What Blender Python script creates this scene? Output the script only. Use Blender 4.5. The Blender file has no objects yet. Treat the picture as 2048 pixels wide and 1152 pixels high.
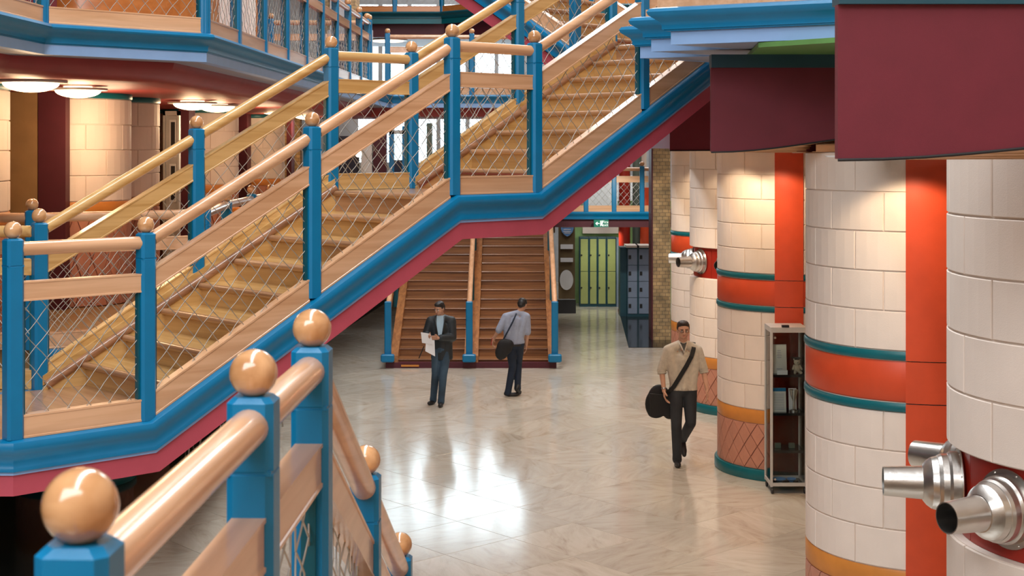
import bpy, math, random
import numpy as np
from mathutils import Vector, Matrix
R = math.radians
random.seed(7)
SC = bpy.context.scene
COL = SC.collection
# ------------------------------------------------------------------ camera, world, light, exposure
F_PX, H_Y, EYE = 2844.44, 292.0, 4.0
cam_d = bpy.data.cameras.new('camera')
cam = bpy.data.objects.new('camera', cam_d); COL.objects.link(cam)
cam.location = (0, 0, EYE); cam.rotation_euler = (R(90), 0, 0)
cam_d.lens = 50; cam_d.sensor_width = 36; cam_d.shift_y = -(576 - H_Y) / 2048
cam_d.clip_start = 0.1; cam_d.clip_end = 300
cam_d.dof.use_dof = True; cam_d.dof.focus_distance = 11.0; cam_d.dof.aperture_fstop = 8.0
SC.camera = cam
SC.view_settings.view_transform = 'Standard'; SC.view_settings.look = 'None'
SC.view_settings.gamma = 1.0; SC.view_settings.use_curve_mapping = False
SC.view_settings.exposure = 0.16
W = bpy.data.worlds.new('world'); SC.world = W; W.use_nodes = True
bg = W.node_tree.nodes['Background']; bg.inputs[0].default_value = (0.78, 0.89, 1.0, 1); bg.inputs[1].default_value = 5.5

def area(name, loc, size, energy, color, rot=(0, 0, 0), spread=180):
    l = bpy.data.lights.new(name, 'AREA'); l.shape = 'RECTANGLE'; l.size = size[0]; l.size_y = size[1]
    l.energy = energy; l.color = color; l.spread = R(spread)
    o = bpy.data.objects.new(name, l); COL.objects.link(o); o.location = loc; o.rotation_euler = rot
    return o
def spot(name, loc, energy, color, ang=70, blend=0.5, target=None, size=0.04):
    l = bpy.data.lights.new(name, 'SPOT'); l.energy = energy; l.color = color; l.spot_size = R(ang); l.spot_blend = blend
    l.shadow_soft_size = size
    o = bpy.data.objects.new(name, l); COL.objects.link(o); o.location = loc
    if target is not None:
        o.rotation_euler = (Vector(target) - Vector(loc)).to_track_quat('-Z', 'Y').to_euler()
    return o
def point(name, loc, energy, color, size=0.15):
    l = bpy.data.lights.new(name, 'POINT'); l.energy = energy; l.color = color; l.shadow_soft_size = size
    o = bpy.data.objects.new(name, l); COL.objects.link(o); o.location = loc
    return o
area('skylight_over_atrium', (-1.2, 11, 13.5), (1.5, 30), 2200, (0.93, 0.97, 1.0))
area('front_fill_light', (-2.5, -2.6, 8.5), (8, 5), 900, (0.95, 0.97, 1.0), (R(62), 0, R(-12)))  # fill light added behind the camera, not a known window
area('skylight_far_end', (3.0, 33, 13.0), (4, 14), 1150, (0.9, 0.96, 1.0))

# ------------------------------------------------------------------ materials
def new_mat(name):
    m = bpy.data.materials.new(name); m.use_nodes = True
    nt = m.node_tree; return m, nt, nt.nodes['Principled BSDF']
def ramp(nt, fac, stops):
    r = nt.nodes.new('ShaderNodeValToRGB'); e = r.color_ramp.elements
    while len(e) < len(stops): e.new(0.5)
    for i, (p, c) in enumerate(stops): e[i].position = p; e[i].color = (*c, 1)
    nt.links.new(fac, r.inputs[0]); return r.outputs[0]
def sc(c, k): return tuple(min(1, x * k) for x in c)
def plain(name, col, rough=0.5, metal=0.0, var=0.08, nscale=6.0, bump=0.0, bscale=200, objvar=0.0, spec=0.5, coat=0.0):
    m, nt, b = new_mat(name); L = nt.links
    tc = nt.nodes.new('ShaderNodeTexCoord')
    n = nt.nodes.new('ShaderNodeTexNoise'); n.inputs['Scale'].default_value = nscale; n.inputs['Detail'].default_value = 4
    L.new(tc.outputs['Object'], n.inputs['Vector'])
    out = ramp(nt, n.outputs['Fac'], [(0.3, sc(col, 1 - var)), (0.7, sc(col, 1 + var))])
    if objvar:
        oi = nt.nodes.new('ShaderNodeObjectInfo'); hsv = nt.nodes.new('ShaderNodeHueSaturation')
        mr = nt.nodes.new('ShaderNodeMapRange'); mr.inputs[3].default_value = 1 - objvar; mr.inputs[4].default_value = 1 + objvar
        L.new(oi.outputs['Random'], mr.inputs[0]); L.new(mr.outputs[0], hsv.inputs['Value']); L.new(out, hsv.inputs['Color']); out = hsv.outputs[0]
    L.new(out, b.inputs['Base Color'])
    b.inputs['Roughness'].default_value = rough; b.inputs['Metallic'].default_value = metal
    b.inputs['Specular IOR Level'].default_value = spec; b.inputs['Coat Weight'].default_value = coat; b.inputs['Coat Roughness'].default_value = 0.08
    if bump:
        n2 = nt.nodes.new('ShaderNodeTexNoise'); n2.inputs['Scale'].default_value = bscale
        L.new(tc.outputs['Object'], n2.inputs['Vector'])
        bp = nt.nodes.new('ShaderNodeBump'); bp.inputs['Strength'].default_value = bump; bp.inputs['Distance'].default_value = 0.003
        L.new(n2.outputs['Fac'], bp.inputs['Height']); L.new(bp.outputs[0], b.inputs['Normal'])
    return m
def wood(name, light, dark, ang=0.0, tilt=0.0, rough=0.3, coat=0.6, across=16.0, along=0.8):
    m, nt, b = new_mat(name); L = nt.links
    tc = nt.nodes.new('ShaderNodeTexCoord')
    mp0 = nt.nodes.new('ShaderNodeMapping'); mp0.inputs['Rotation'].default_value = (0, tilt, ang)
    mp = nt.nodes.new('ShaderNodeMapping'); mp.inputs['Scale'].default_value = (along, across, across)
    oi = nt.nodes.new('ShaderNodeObjectInfo'); ad = nt.nodes.new('ShaderNodeVectorMath'); ad.operation = 'ADD'
    mul = nt.nodes.new('ShaderNodeMath'); mul.operation = 'MULTIPLY'; mul.inputs[1].default_value = 17.0
    L.new(oi.outputs['Random'], mul.inputs[0])
    L.new(tc.outputs['Object'], mp0.inputs['Vector']); L.new(mp0.outputs[0], mp.inputs['Vector'])
    L.new(mp.outputs[0], ad.inputs[0]); L.new(mul.outputs[0], ad.inputs[1])
    n = nt.nodes.new('ShaderNodeTexNoise'); n.inputs['Scale'].default_value = 1.0; n.inputs['Detail'].default_value = 8; n.inputs['Distortion'].default_value = 0.6
    L.new(ad.outputs[0], n.inputs['Vector'])
    mid = tuple((a + c) / 2 for a, c in zip(light, dark))
    c = ramp(nt, n.outputs['Fac'], [(0.32, dark), (0.48, mid), (0.62, light)])
    hsv = nt.nodes.new('ShaderNodeHueSaturation'); mr = nt.nodes.new('ShaderNodeMapRange'); mr.inputs[3].default_value = 0.92; mr.inputs[4].default_value = 1.08
    L.new(oi.outputs['Random'], mr.inputs[0]); L.new(mr.outputs[0], hsv.inputs['Value']); L.new(c, hsv.inputs['Color'])
    L.new(hsv.outputs[0], b.inputs['Base Color']); b.inputs['Roughness'].default_value = rough
    b.inputs['Coat Weight'].default_value = coat; b.inputs['Coat Roughness'].default_value = 0.12
    return m
ANG = R(90 - 47.5)          # world angle of the stair's direction
MAPLE_L, MAPLE_D = (0.77, 0.455, 0.265), (0.62, 0.33, 0.17)
YEL_L, YEL_D = (0.70, 0.44, 0.18), (0.52, 0.29, 0.09)
M = {}
M['blue'] = plain('blue_paint', (0.0, 0.18, 0.39), 0.32, var=0.05, bump=0.15, bscale=300)
M['blue_dark'] = plain('teal_paint', (0.0, 0.085, 0.12), 0.4, var=0.06)
M['teal'] = plain('teal_band_paint', (0.0, 0.13, 0.16), 0.38, var=0.06)
M['lightblue'] = plain('pale_blue_paint', (0.27, 0.46, 0.80), 0.5, var=0.03, bump=0.1)
M['greyblue'] = plain('grey_blue_soffit_paint', (0.30, 0.34, 0.45), 0.6, var=0.03)
M['red'] = plain('rose_red_paint', (0.50, 0.075, 0.115), 0.55, var=0.05, bump=0.2)
M['maroon'] = plain('maroon_paint', (0.15, 0.012, 0.026), 0.6, var=0.06, bump=0.25, bscale=400)
M['soffit_red'] = plain('brick_red_ceiling_paint', (0.33, 0.035, 0.03), 0.5, var=0.06)
M['darkmaroon'] = plain('dark_maroon_paint', (0.085, 0.01, 0.02), 0.55)
M['orange'] = plain('orange_red_paint', (0.66, 0.075, 0.022), 0.42, var=0.06, bump=0.15)
M['bandred'] = plain('deep_red_gloss', (0.34, 0.022, 0.012), 0.28, var=0.06)
M['ochre'] = plain('ochre_paint', (0.66, 0.25, 0.045), 0.45, var=0.08)
M['cream'] = plain('cream_block', (0.85, 0.745, 0.66), 0.62, var=0.04, nscale=3, bump=0.25, bscale=160, objvar=0.035)
M['mortar'] = plain('pale_joint', (0.78, 0.68, 0.60), 0.8)
M['diamond'] = plain('terracotta_diamond', (0.53, 0.235, 0.155), 0.55, var=0.08, nscale=9, bump=0.2, objvar=0.05)
M['diamond_joint'] = plain('dark_terracotta_joint', (0.20, 0.06, 0.045), 0.7)
M['maple_u'] = wood('maple_along_stair', MAPLE_L, MAPLE_D, -ANG)
M['maple_y'] = wood('maple_along_hall', MAPLE_L, MAPLE_D, -R(88))
M['maple_x'] = wood('maple_across_hall', MAPLE_L, MAPLE_D, 0)
M['yel_u'] = wood('golden_maple_along_stair', YEL_L, YEL_D, -ANG)
M['yel_v'] = wood('golden_maple_across_stair', YEL_L, YEL_D, -ANG - R(90))
M['riser'] = wood('riser_maple', (0.56, 0.33, 0.13), (0.40, 0.21, 0.07), -ANG - R(90))
M['nosing'] = wood('brown_nosing', (0.46, 0.25, 0.13), (0.32, 0.16, 0.075), -ANG - R(90), rough=0.35)
M['capstrip'] = wood('brown_cap_strip', (0.36, 0.17, 0.085), (0.2, 0.085, 0.04), -ANG)
M['ball'] = wood('polished_ball_wood', (0.72, 0.40, 0.19), (0.47, 0.22, 0.085), 0.4, rough=0.2, coat=1.0, across=14, along=3)
M['oak'] = wood('oiled_oak', (0.34, 0.145, 0.05), (0.15, 0.055, 0.018), 0, rough=0.4, coat=0.2, across=22, along=0.7)
M['oak_y'] = wood('oiled_oak_string', (0.46, 0.20, 0.07), (0.26, 0.10, 0.035), R(90), rough=0.4, coat=0.2)
M['desk'] = wood('orange_desk_wood', (0.62, 0.22, 0.05), (0.5, 0.16, 0.03), 0)
M['wire'] = plain('galvanised_wire', (0.46, 0.45, 0.42), 0.38, metal=0.85, var=0.1)
M['steel'] = plain('brushed_steel', (0.62, 0.60, 0.57), 0.3, metal=1.0, var=0.12, nscale=5, bump=0.3, bscale=30)
M['black'] = plain('matt_black', (0.012, 0.012, 0.014), 0.5)
M['blackgloss'] = plain('black_gloss', (0.008, 0.008, 0.01), 0.12)
M['white'] = plain('white_paint', (0.8, 0.8, 0.8), 0.5, var=0.02)
M['grey'] = plain('pale_grey_metal', (0.55, 0.54, 0.52), 0.45, metal=0.2)
M['tan'] = plain('tan_panel', (0.33, 0.20, 0.085), 0.6, bump=0.2)
M['brown'] = plain('brown_board', (0.13, 0.085, 0.035), 0.6)
M['darkwall'] = plain('dark_wall', (0.06, 0.045, 0.035), 0.7)
M['cwall'] = plain('cream_wall', (0.55, 0.42, 0.30), 0.7)
M['peach'] = plain('peach_soffit', (0.72, 0.40, 0.2), 0.6)
M['green'] = plain('leaf_green_paint', (0.12, 0.28, 0.08), 0.55)
M['olive'] = plain('olive_locker_paint', (0.36, 0.40, 0.15), 0.45, var=0.05)
M['limewall'] = plain('lime_green_wall', (0.25, 0.42, 0.16), 0.6)
M['bluegrey'] = plain('blue_grey_locker_paint', (0.24, 0.30, 0.42), 0.45, var=0.05)
M['darkteal'] = plain('dark_teal_frame', (0.01, 0.065, 0.095), 0.5)
M['pipegreen'] = plain('grey_green_pipe', (0.10, 0.13, 0.10), 0.45)
M['navy'] = plain('navy_panel', (0.008, 0.015, 0.05), 0.4)
M['plaster'] = plain('pale_grey_plaster', (0.5, 0.52, 0.54), 0.6)
M['blackfloor'] = plain('black_polished_stone', (0.012, 0.016, 0.016), 0.12)
def glass(name, col=(0.9, 1, 1), alpha=0.12):
    m, nt, b = new_mat(name)
    t = nt.nodes.new('ShaderNodeBsdfTransparent'); g = nt.nodes.new('ShaderNodeBsdfGlossy'); g.inputs['Roughness'].default_value = 0.03
    t.inputs[0].default_value = (*col, 1)
    fr = nt.nodes.new('ShaderNodeFresnel'); fr.inputs[0].default_value = 1.35
    mx = nt.nodes.new('ShaderNodeMixShader'); nt.links.new(fr.outputs[0], mx.inputs[0]); nt.links.new(t.outputs[0], mx.inputs[1]); nt.links.new(g.outputs[0], mx.inputs[2])
    nt.links.new(mx.outputs[0], nt.nodes['Material Output'].inputs[0]); return m
M['glass'] = glass('clear_glass', (0.93, 0.97, 0.96))
M['smoked'] = glass('smoked_glass', (0.42, 0.33, 0.33))
M['cove'] = plain('dark_rose_cove_paint', (0.27, 0.03, 0.038), 0.5)
def emis(name, col, k):
    m, nt, b = new_mat(name); b.inputs['Base Color'].default_value = (*col, 1)
    b.inputs['Emission Color'].default_value = (*col, 1); b.inputs['Emission Strength'].default_value = k; return m
M['lamp'] = emis('warm_opal_glass', (1.0, 0.72, 0.42), 5.0)
M['bulb'] = emis('downlight_bulb', (1.0, 0.8, 0.55), 12.0)
def marble():
    m, nt, b = new_mat('polished_marble'); L = nt.links
    tc = nt.nodes.new('ShaderNodeTexCoord'); oi = nt.nodes.new('ShaderNodeObjectInfo'); geo = nt.nodes.new('ShaderNodeNewGeometry')
    rnd = nt.nodes.new('ShaderNodeMath'); rnd.operation = 'ADD'; L.new(oi.outputs['Random'], rnd.inputs[0]); L.new(geo.outputs['Random Per Island'], rnd.inputs[1])
    fr = nt.nodes.new('ShaderNodeMath'); fr.operation = 'FRACT'; L.new(rnd.outputs[0], fr.inputs[0])
    mul = nt.nodes.new('ShaderNodeMath'); mul.operation = 'MULTIPLY'; mul.inputs[1].default_value = 40; L.new(fr.outputs[0], mul.inputs[0])
    vr = nt.nodes.new('ShaderNodeVectorRotate'); vr.rotation_type = 'Z_AXIS'; L.new(tc.outputs['Object'], vr.inputs['Vector']); L.new(mul.outputs[0], vr.inputs['Angle'])
    ad = nt.nodes.new('ShaderNodeVectorMath'); ad.operation = 'ADD'; L.new(vr.outputs[0], ad.inputs[0]); L.new(mul.outputs[0], ad.inputs[1])
    mp = nt.nodes.new('ShaderNodeMapping'); mp.inputs['Scale'].default_value = (1.2, 3.6, 1); L.new(ad.outputs[0], mp.inputs['Vector'])
    n = nt.nodes.new('ShaderNodeTexNoise'); n.inputs['Scale'].default_value = 1.3; n.inputs['Detail'].default_value = 10; n.inputs['Roughness'].default_value = 0.62; n.inputs['Distortion'].default_value = 1.4
    L.new(mp.outputs[0], n.inputs['Vector'])
    c = ramp(nt, n.outputs['Fac'], [(0.28, (0.44, 0.375, 0.29)), (0.42, (0.555, 0.495, 0.405)), (0.52, (0.595, 0.54, 0.45)), (0.70, (0.64, 0.59, 0.505))])
    hsv = nt.nodes.new('ShaderNodeHueSaturation'); mr = nt.nodes.new('ShaderNodeMapRange'); mr.inputs[3].default_value = 0.90; mr.inputs[4].default_value = 1.05
    L.new(fr.outputs[0], mr.inputs[0]); L.new(mr.outputs[0], hsv.inputs['Value']); L.new(c, hsv.inputs['Color']); L.new(hsv.outputs[0], b.inputs['Base Color'])
    b.inputs['Roughness'].default_value = 0.13; b.inputs['Specular IOR Level'].default_value = 1.0
    return m
M['marble'] = marble()
M['grout'] = plain('floor_joint', (0.10, 0.085, 0.065), 0.6)
def bricktex():
    m, nt, b = new_mat('old_stock_brick'); L = nt.links
    tc = nt.nodes.new('ShaderNodeTexCoord'); sp = nt.nodes.new('ShaderNodeSeparateXYZ'); L.new(tc.outputs['Object'], sp.inputs[0])
    ad = nt.nodes.new('ShaderNodeMath'); ad.operation = 'ADD'; L.new(sp.outputs[0], ad.inputs[0]); L.new(sp.outputs[1], ad.inputs[1])
    cb = nt.nodes.new('ShaderNodeCombineXYZ'); L.new(ad.outputs[0], cb.inputs[0]); L.new(sp.outputs[2], cb.inputs[1])
    br = nt.nodes.new('ShaderNodeTexBrick'); br.inputs['Scale'].default_value = 1; br.inputs['Brick Width'].default_value = 0.12; br.inputs['Row Height'].default_value = 0.075
    br.inputs['Mortar Size'].default_value = 0.006; br.inputs['Color1'].default_value = (0.55, 0.40, 0.21, 1); br.inputs['Color2'].default_value = (0.40, 0.28, 0.14, 1); br.inputs['Mortar'].default_value = (0.22, 0.17, 0.11, 1)
    L.new(cb.outputs[0], br.inputs['Vector'])
    n = nt.nodes.new('ShaderNodeTexNoise'); n.inputs['Scale'].default_value = 5; n.inputs['Detail'].default_value = 8; L.new(tc.outputs['Object'], n.inputs['Vector'])
    mx = nt.nodes.new('ShaderNodeMix'); mx.data_type = 'RGBA'; mx.blend_type = 'MULTIPLY'; mx.inputs[0].default_value = 0.8
    L.new(br.outputs['Color'], mx.inputs[6]); L.new(ramp(nt, n.outputs['Fac'], [(0.3, (0.5, 0.5, 0.5)), (0.7, (1.3, 1.2, 1.1))]), mx.inputs[7]); L.new(mx.outputs[2], b.inputs['Base Color'])
    b.inputs['Roughness'].default_value = 0.8; return m
M['brick'] = bricktex()

# ------------------------------------------------------------------ object helpers
def tag(o, label=None, cat=None, group=None, kind=None):
    if label: o['label'] = label
    if cat: o['category'] = cat
    if group: o['group'] = group
    if kind: o['kind'] = kind
    return o
def thing(name, label, cat, loc=(0, 0, 0), group=None):
    o = bpy.data.objects.new(name, None); COL.objects.link(o); o.location = loc; o.empty_display_size = 0.1
    return tag(o, label, cat, group)
def link(name, me, parent=None, mat=None):
    o = bpy.data.objects.new(name, me); COL.objects.link(o)
    if mat is not None: o.matrix_basis = mat
    if parent is not None:
        o.parent = parent
        o.matrix_parent_inverse = WM(parent).inverted()
    return o
def WM(o):
    m = o.matrix_basis.copy()
    if o.type == 'EMPTY' or True: m = Matrix.LocRotScale(o.location, o.rotation_euler, o.scale)
    if o.parent is not None: m = WM(o.parent) @ o.matrix_parent_inverse @ m
    return m
class MB:
    def __init__(s): s.v = []; s.f = []
    def add(s, vs, fs):
        k = len(s.v); s.v += [tuple(v) for v in vs]; s.f += [tuple(i + k for i in f) for f in fs]; return s
    def box(s, x0, x1, y0, y1, z0, z1, bev=0.0):
        return s.obox(Vector(((x0 + x1) / 2, (y0 + y1) / 2, (z0 + z1) / 2)), Vector((1, 0, 0)), Vector((0, 1, 0)), Vector((0, 0, 1)), abs(x1 - x0) / 2, abs(y1 - y0) / 2, abs(z1 - z0) / 2, bev)
    def obox(s, c, a, b, n, ha, hb, hn, bev=0.0, endb=None, topb=None):
        a, b, n = Vector(a), Vector(b), Vector(n); c = Vector(c)
        if bev <= 0 or bev > min(ha, hb, hn):
            vs = [c + a * ha * i + b * hb * j + n * hn * k for k in (-1, 1) for j in (-1, 1) for i in (-1, 1)]
            return s.add(vs, [(0, 2, 3, 1), (4, 5, 7, 6), (0, 1, 5, 4), (2, 6, 7, 3), (0, 4, 6, 2), (1, 3, 7, 5)])
        # octagonal section in a,b with chamfered ends along n
        def ring(A, B, z):
            e = bev
            pts = [(A, B - e), (A - e, B), (-A + e, B), (-A, B - e), (-A, -B + e), (-A + e, -B), (A - e, -B), (A, -B + e)]
            return [c + a * p + b * q + n * z for p, q in pts]
        eb = bev if endb is None else endb; tb = bev if topb is None else topb
        vs = ring(ha - eb, hb - eb, -hn) + ring(ha, hb, -hn + eb) + ring(ha, hb, hn - tb) + ring(ha - tb, hb - tb, hn)
        fs = [tuple(range(7, -1, -1)), tuple(range(24, 32))]
        for r in range(3):
            for i in range(8): j = (i + 1) % 8; fs.append((r * 8 + i, r * 8 + j, r * 8 + 8 + j, r * 8 + 8 + i))
        return s.add(vs, fs)
    def prism(s, poly, z0, z1):        # poly: ccw list of xy
        n = len(poly); vs = [(x, y, z0) for x, y in poly] + [(x, y, z1) for x, y in poly]
        fs = [tuple(range(n - 1, -1, -1)), tuple(range(n, 2 * n))] + [(i, (i + 1) % n, n + (i + 1) % n, n + i) for i in range(n)]
        return s.add(vs, fs)
    def extr(s, pts, d):               # planar polygon pts extruded by vector d
        n = len(pts); pts = [Vector(p) for p in pts]; d = Vector(d)
        return s.add(pts + [p + d for p in pts], [tuple(range(n - 1, -1, -1)), tuple(range(n, 2 * n))] + [(i, (i + 1) % n, n + (i + 1) % n, n + i) for i in range(n)])
    def tube(s, pts, r, n=12, caps=True, r1=None):
        pts = [Vector(p) for p in pts]; rs = [r] * len(pts) if not isinstance(r, (list, tuple)) else r
        vs = []; ref = None
        for i, p in enumerate(pts):
            t = (pts[min(i + 1, len(pts) - 1)] - pts[max(i - 1, 0)]).normalized()
            if ref is None: ref = Vector((0, 0, 1)) if abs(t.z) < 0.9 else Vector((1, 0, 0))
            a = t.cross(ref).normalized(); b = a.cross(t).normalized(); ref = b
            vs += [p + (a * math.cos(2 * math.pi * k / n) + b * math.sin(2 * math.pi * k / n)) * rs[i] for k in range(n)]
        fs = []
        for i in range(len(pts) - 1):
            for k in range(n): fs.append((i * n + k, i * n + (k + 1) % n, (i + 1) * n + (k + 1) % n, (i + 1) * n + k))
        if caps: fs += [tuple(range(n - 1, -1, -1)), tuple(range((len(pts) - 1) * n, len(pts) * n))]
        return s.add(vs, fs)
    def lathe(s, prof, c=(0, 0, 0), axis=(0, 0, 1), n=32):   # prof: (radius, height)
        ax = Vector(axis).normalized(); ref = Vector((1, 0, 0)) if abs(ax.x) < 0.9 else Vector((0, 1, 0))
        a = ax.cross(ref).normalized(); b = ax.cross(a); c = Vector(c); vs = []
        for r, h in prof: vs += [c + ax * h + (a * math.cos(2 * math.pi * k / n) + b * math.sin(2 * math.pi * k / n)) * max(r, 1e-4) for k in range(n)]
        fs = [(i * n + k, i * n + (k + 1) % n, (i + 1) * n + (k + 1) % n, (i + 1) * n + k) for i in range(len(prof) - 1) for k in range(n)]
        return s.add(vs, fs)
    def ball(s, c, r, n=24, m=14, sq=(1, 1, 1)):
        c = Vector(c); vs = []
        for i in range(m + 1):
            th = math.pi * i / m
            for k in range(n):
                ph = 2 * math.pi * k / n
                vs.append(c + Vector((math.sin(th) * math.cos(ph) * r * sq[0], math.sin(th) * math.sin(ph) * r * sq[1], math.cos(th) * r * sq[2])))
        return s.add(vs, [(i * n + k, (i + 1) * n + k, (i + 1) * n + (k + 1) % n, i * n + (k + 1) % n) for i in range(m) for k in range(n)])
    def cap(s, p0, r0, p1, r1, n=14):   # tapered capsule
        p0, p1 = Vector(p0), Vector(p1); t = p1 - p0; L = t.length
        if L < 1e-6: return s.ball(p0, r0)
        prof = [(r0 * math.cos(R(a)), r0 * math.sin(R(a))) for a in (-88, -60, -30, 0)] + [(r1 * math.cos(R(a)), L + r1 * math.sin(R(a))) for a in (0, 30, 60, 88)]
        k = len(s.v); s.lathe(prof, p0, t, n)
        m = len(prof); s.f.append(tuple(k + i for i in range(n - 1, -1, -1))); s.f.append(tuple(k + (m - 1) * n + i for i in range(n)))
        return s
    def mesh(s, name, mat, smooth=False):
        me = bpy.data.meshes.new(name); me.from_pydata(s.v, [], s.f); me.validate(); me.materials.append(mat)
        if smooth: shade(me, smooth)
        fixn(me); return me
    def build(s, name, mat, parent=None, smooth=False):
        return link(name, s.mesh(name, mat, smooth), parent)
import bmesh
def fixn(me):
    bm = bmesh.new(); bm.from_mesh(me); bmesh.ops.recalc_face_normals(bm, faces=bm.faces); bm.to_mesh(me); bm.free()
def shade(me, deg):
    for p in me.polygons: p.use_smooth = True
    if deg is not True and deg < 180:
        bm = bmesh.new(); bm.from_mesh(me); lim = R(deg)
        for e in bm.edges:
            if len(e.link_faces) == 2 and e.calc_face_angle(0) > lim: e.smooth = False
        bm.to_mesh(me); bm.free()
def sweep(path, prof, closed=True):
    """prof: list of (out, up) ; out = horizontal right-hand side of travel; mitred at bends."""
    path = [Vector(p) for p in path]; n = len(path); m = MB(); vs = []
    T = [(path[i + 1] - path[i]).normalized() for i in range(n - 1)]
    def fr(t):
        h = Vector((t.x, t.y, 0)).normalized(); o = Vector((h.y, -h.x, 0)); return o, o.cross(t)
    for i in range(n):
        ts = [T[max(i - 1, 0)], T[min(i, n - 2)]]; rows = []
        (o1, u1), (o2, u2) = fr(ts[0]), fr(ts[1])
        A = np.array([o1, u1, o2, u2])
        for (o, u) in prof:
            x = np.linalg.lstsq(A, np.array([o, u, o, u]), rcond=1e-6)[0]
            vs.append(path[i] + Vector(x))
    k = len(prof); fs = []
    for i in range(n - 1):
        for j in range(k if closed else k - 1):
            jj = (j + 1) % k; fs.append((i * k + j, i * k + jj, (i + 1) * k + jj, (i + 1) * k + j))
    if closed: fs += [tuple(range(k)), tuple((n - 1) * k + j for j in range(k - 1, -1, -1))]
    return m.add(vs, fs)
def at(px, d): return (px - 1024) / F_PX * d
def zat(py, d): return EYE - (py - H_Y) / F_PX * d

# shared profiles
P_MOULD = [(-0.06, 0.0), (0.055, 0.0), (0.078, -0.012), (0.088, -0.035), (0.085, -0.06), (0.068, -0.085), (0.05, -0.11), (0.045, -0.14), (0.05, -0.165), (0.052, -0.168), (0.052, -0.19), (-0.06, -0.19)]
P_STRIP = [(-0.06, -0.19), (0.036, -0.19), (0.036, -0.212), (-0.06, -0.212)]
P_RED = [(-0.06, -0.212), (0.02, -0.212), (0.02, -0.34), (-0.06, -0.34)]
B_LO, B_HI = 0.0, 0.14         # bottom board (perpendicular to pitch)
POST_H, POST_W = 1.205, 0.052
WIRE = 0.003

def post(parent, p, dirv, label=None, h=POST_H, down=0.0, name='newel_post'):
    d = Vector((dirv[0], dirv[1], 0)).normalized(); o = Vector((d.y, -d.x, 0)); p = Vector(p); up = Vector((0, 0, 1))
    m = MB(); seam = h - 0.165; c = 0.016
    m.obox(p + up * ((seam - 0.002 - down) / 2), d, o, up, POST_W, POST_W, (seam - 0.002 + down) / 2, c, .002, .002)
    m.obox(p + up * seam, d, o, up, POST_W - 0.003, POST_W - 0.003, 0.006, c, .001, .001)
    m.obox(p + up * ((seam + 0.003 + h) / 2), d, o, up, POST_W, POST_W, (h - seam - 0.003) / 2, c, .002, .012)
    po = m.build(name, M['blue'], parent)
    b = MB(); b.ball(p + up * (h + 0.049), 0.0535, 28, 18); b.lathe([(0.018, 0), (0.022, 0.008), (0.018, 0.012)], p + up * h, n=14)
    b.build('ball_finial', M['ball'], po, smooth=60)
    return po
def clip_line(p, d, poly):
    """p + t*d clipped to convex poly (ccw 2-D)"""
    t0, t1 = -1e9, 1e9
    for i in range(len(poly)):
        a, b = poly[i], poly[(i + 1) % len(poly)]; nx, ny = -(b[1] - a[1]), b[0] - a[0]
        num = (p[0] - a[0]) * nx + (p[1] - a[1]) * ny; den = d[0] * nx + d[1] * ny
        if abs(den) < 1e-12:
            if num < 0: return None
            continue
        t = -num / den
        if den > 0: t0 = max(t0, t)
        else: t1 = min(t1, t)
    return (t0, t1) if t1 - t0 > 0.01 else None
def wire_mesh(A, B, z0, z1, parent, dx=0.137, dz=0.155, r=WIRE, n=4):
    """A,B: bottom ends (3-D, at post faces) on the pitch line; mesh fills from z0 to z1 above the line"""
    A, B = Vector(A), Vector(B); h = Vector((B.x - A.x, B.y - A.y, 0)); L = h.length; h.normalize(); o = Vector((h.y, -h.x, 0)); k = (B.z - A.z) / L
    poly = [(0, z0), (L, z0 + k * L), (L, z1 + k * L), (0, z1)]
    zmin = min(q[1] for q in poly); zmax = max(q[1] for q in poly); ll = math.hypot(dx, dz)
    m = MB(); step = ll / 2
    for sgn in (1, -1):
        d = (dx / ll, sgn * dz / ll)
        n0 = int((zmax - zmin + L * dz / dx) / dz) + 3
        for i in range(-n0, n0 + 1):
            p = (0.03, zmin + i * dz + 0.02); c = clip_line(p, d, poly)
            if not c: continue
            t0, t1 = c; k0 = math.floor(t0 / (step / 2)) ; pts = []
            ts = [t0] + [j * step / 2 for j in range(math.ceil(t0 / (step / 2) + 0.05), int(math.floor(t1 / (step / 2) - 0.05)) + 1)] + [t1]
            for t in ts:
                ph = math.cos(math.pi * t / step + (0 if sgn > 0 else math.pi) + i * math.pi)
                q = (p[0] + d[0] * t, p[1] + d[1] * t); w = 0.0022 * math.sin(math.pi * t / step + i * math.pi)
                pts.append(A + h * (q[0] - d[1] * w) + Vector((0, 0, q[1] + d[0] * w)) + o * (0.0055 * ph))
            m.tube(pts, r, n, caps=False)
    ob = m.build('wire_mesh', M['wire'], parent, smooth=True); ob['kind'] = 'stuff'
    return ob
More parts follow.
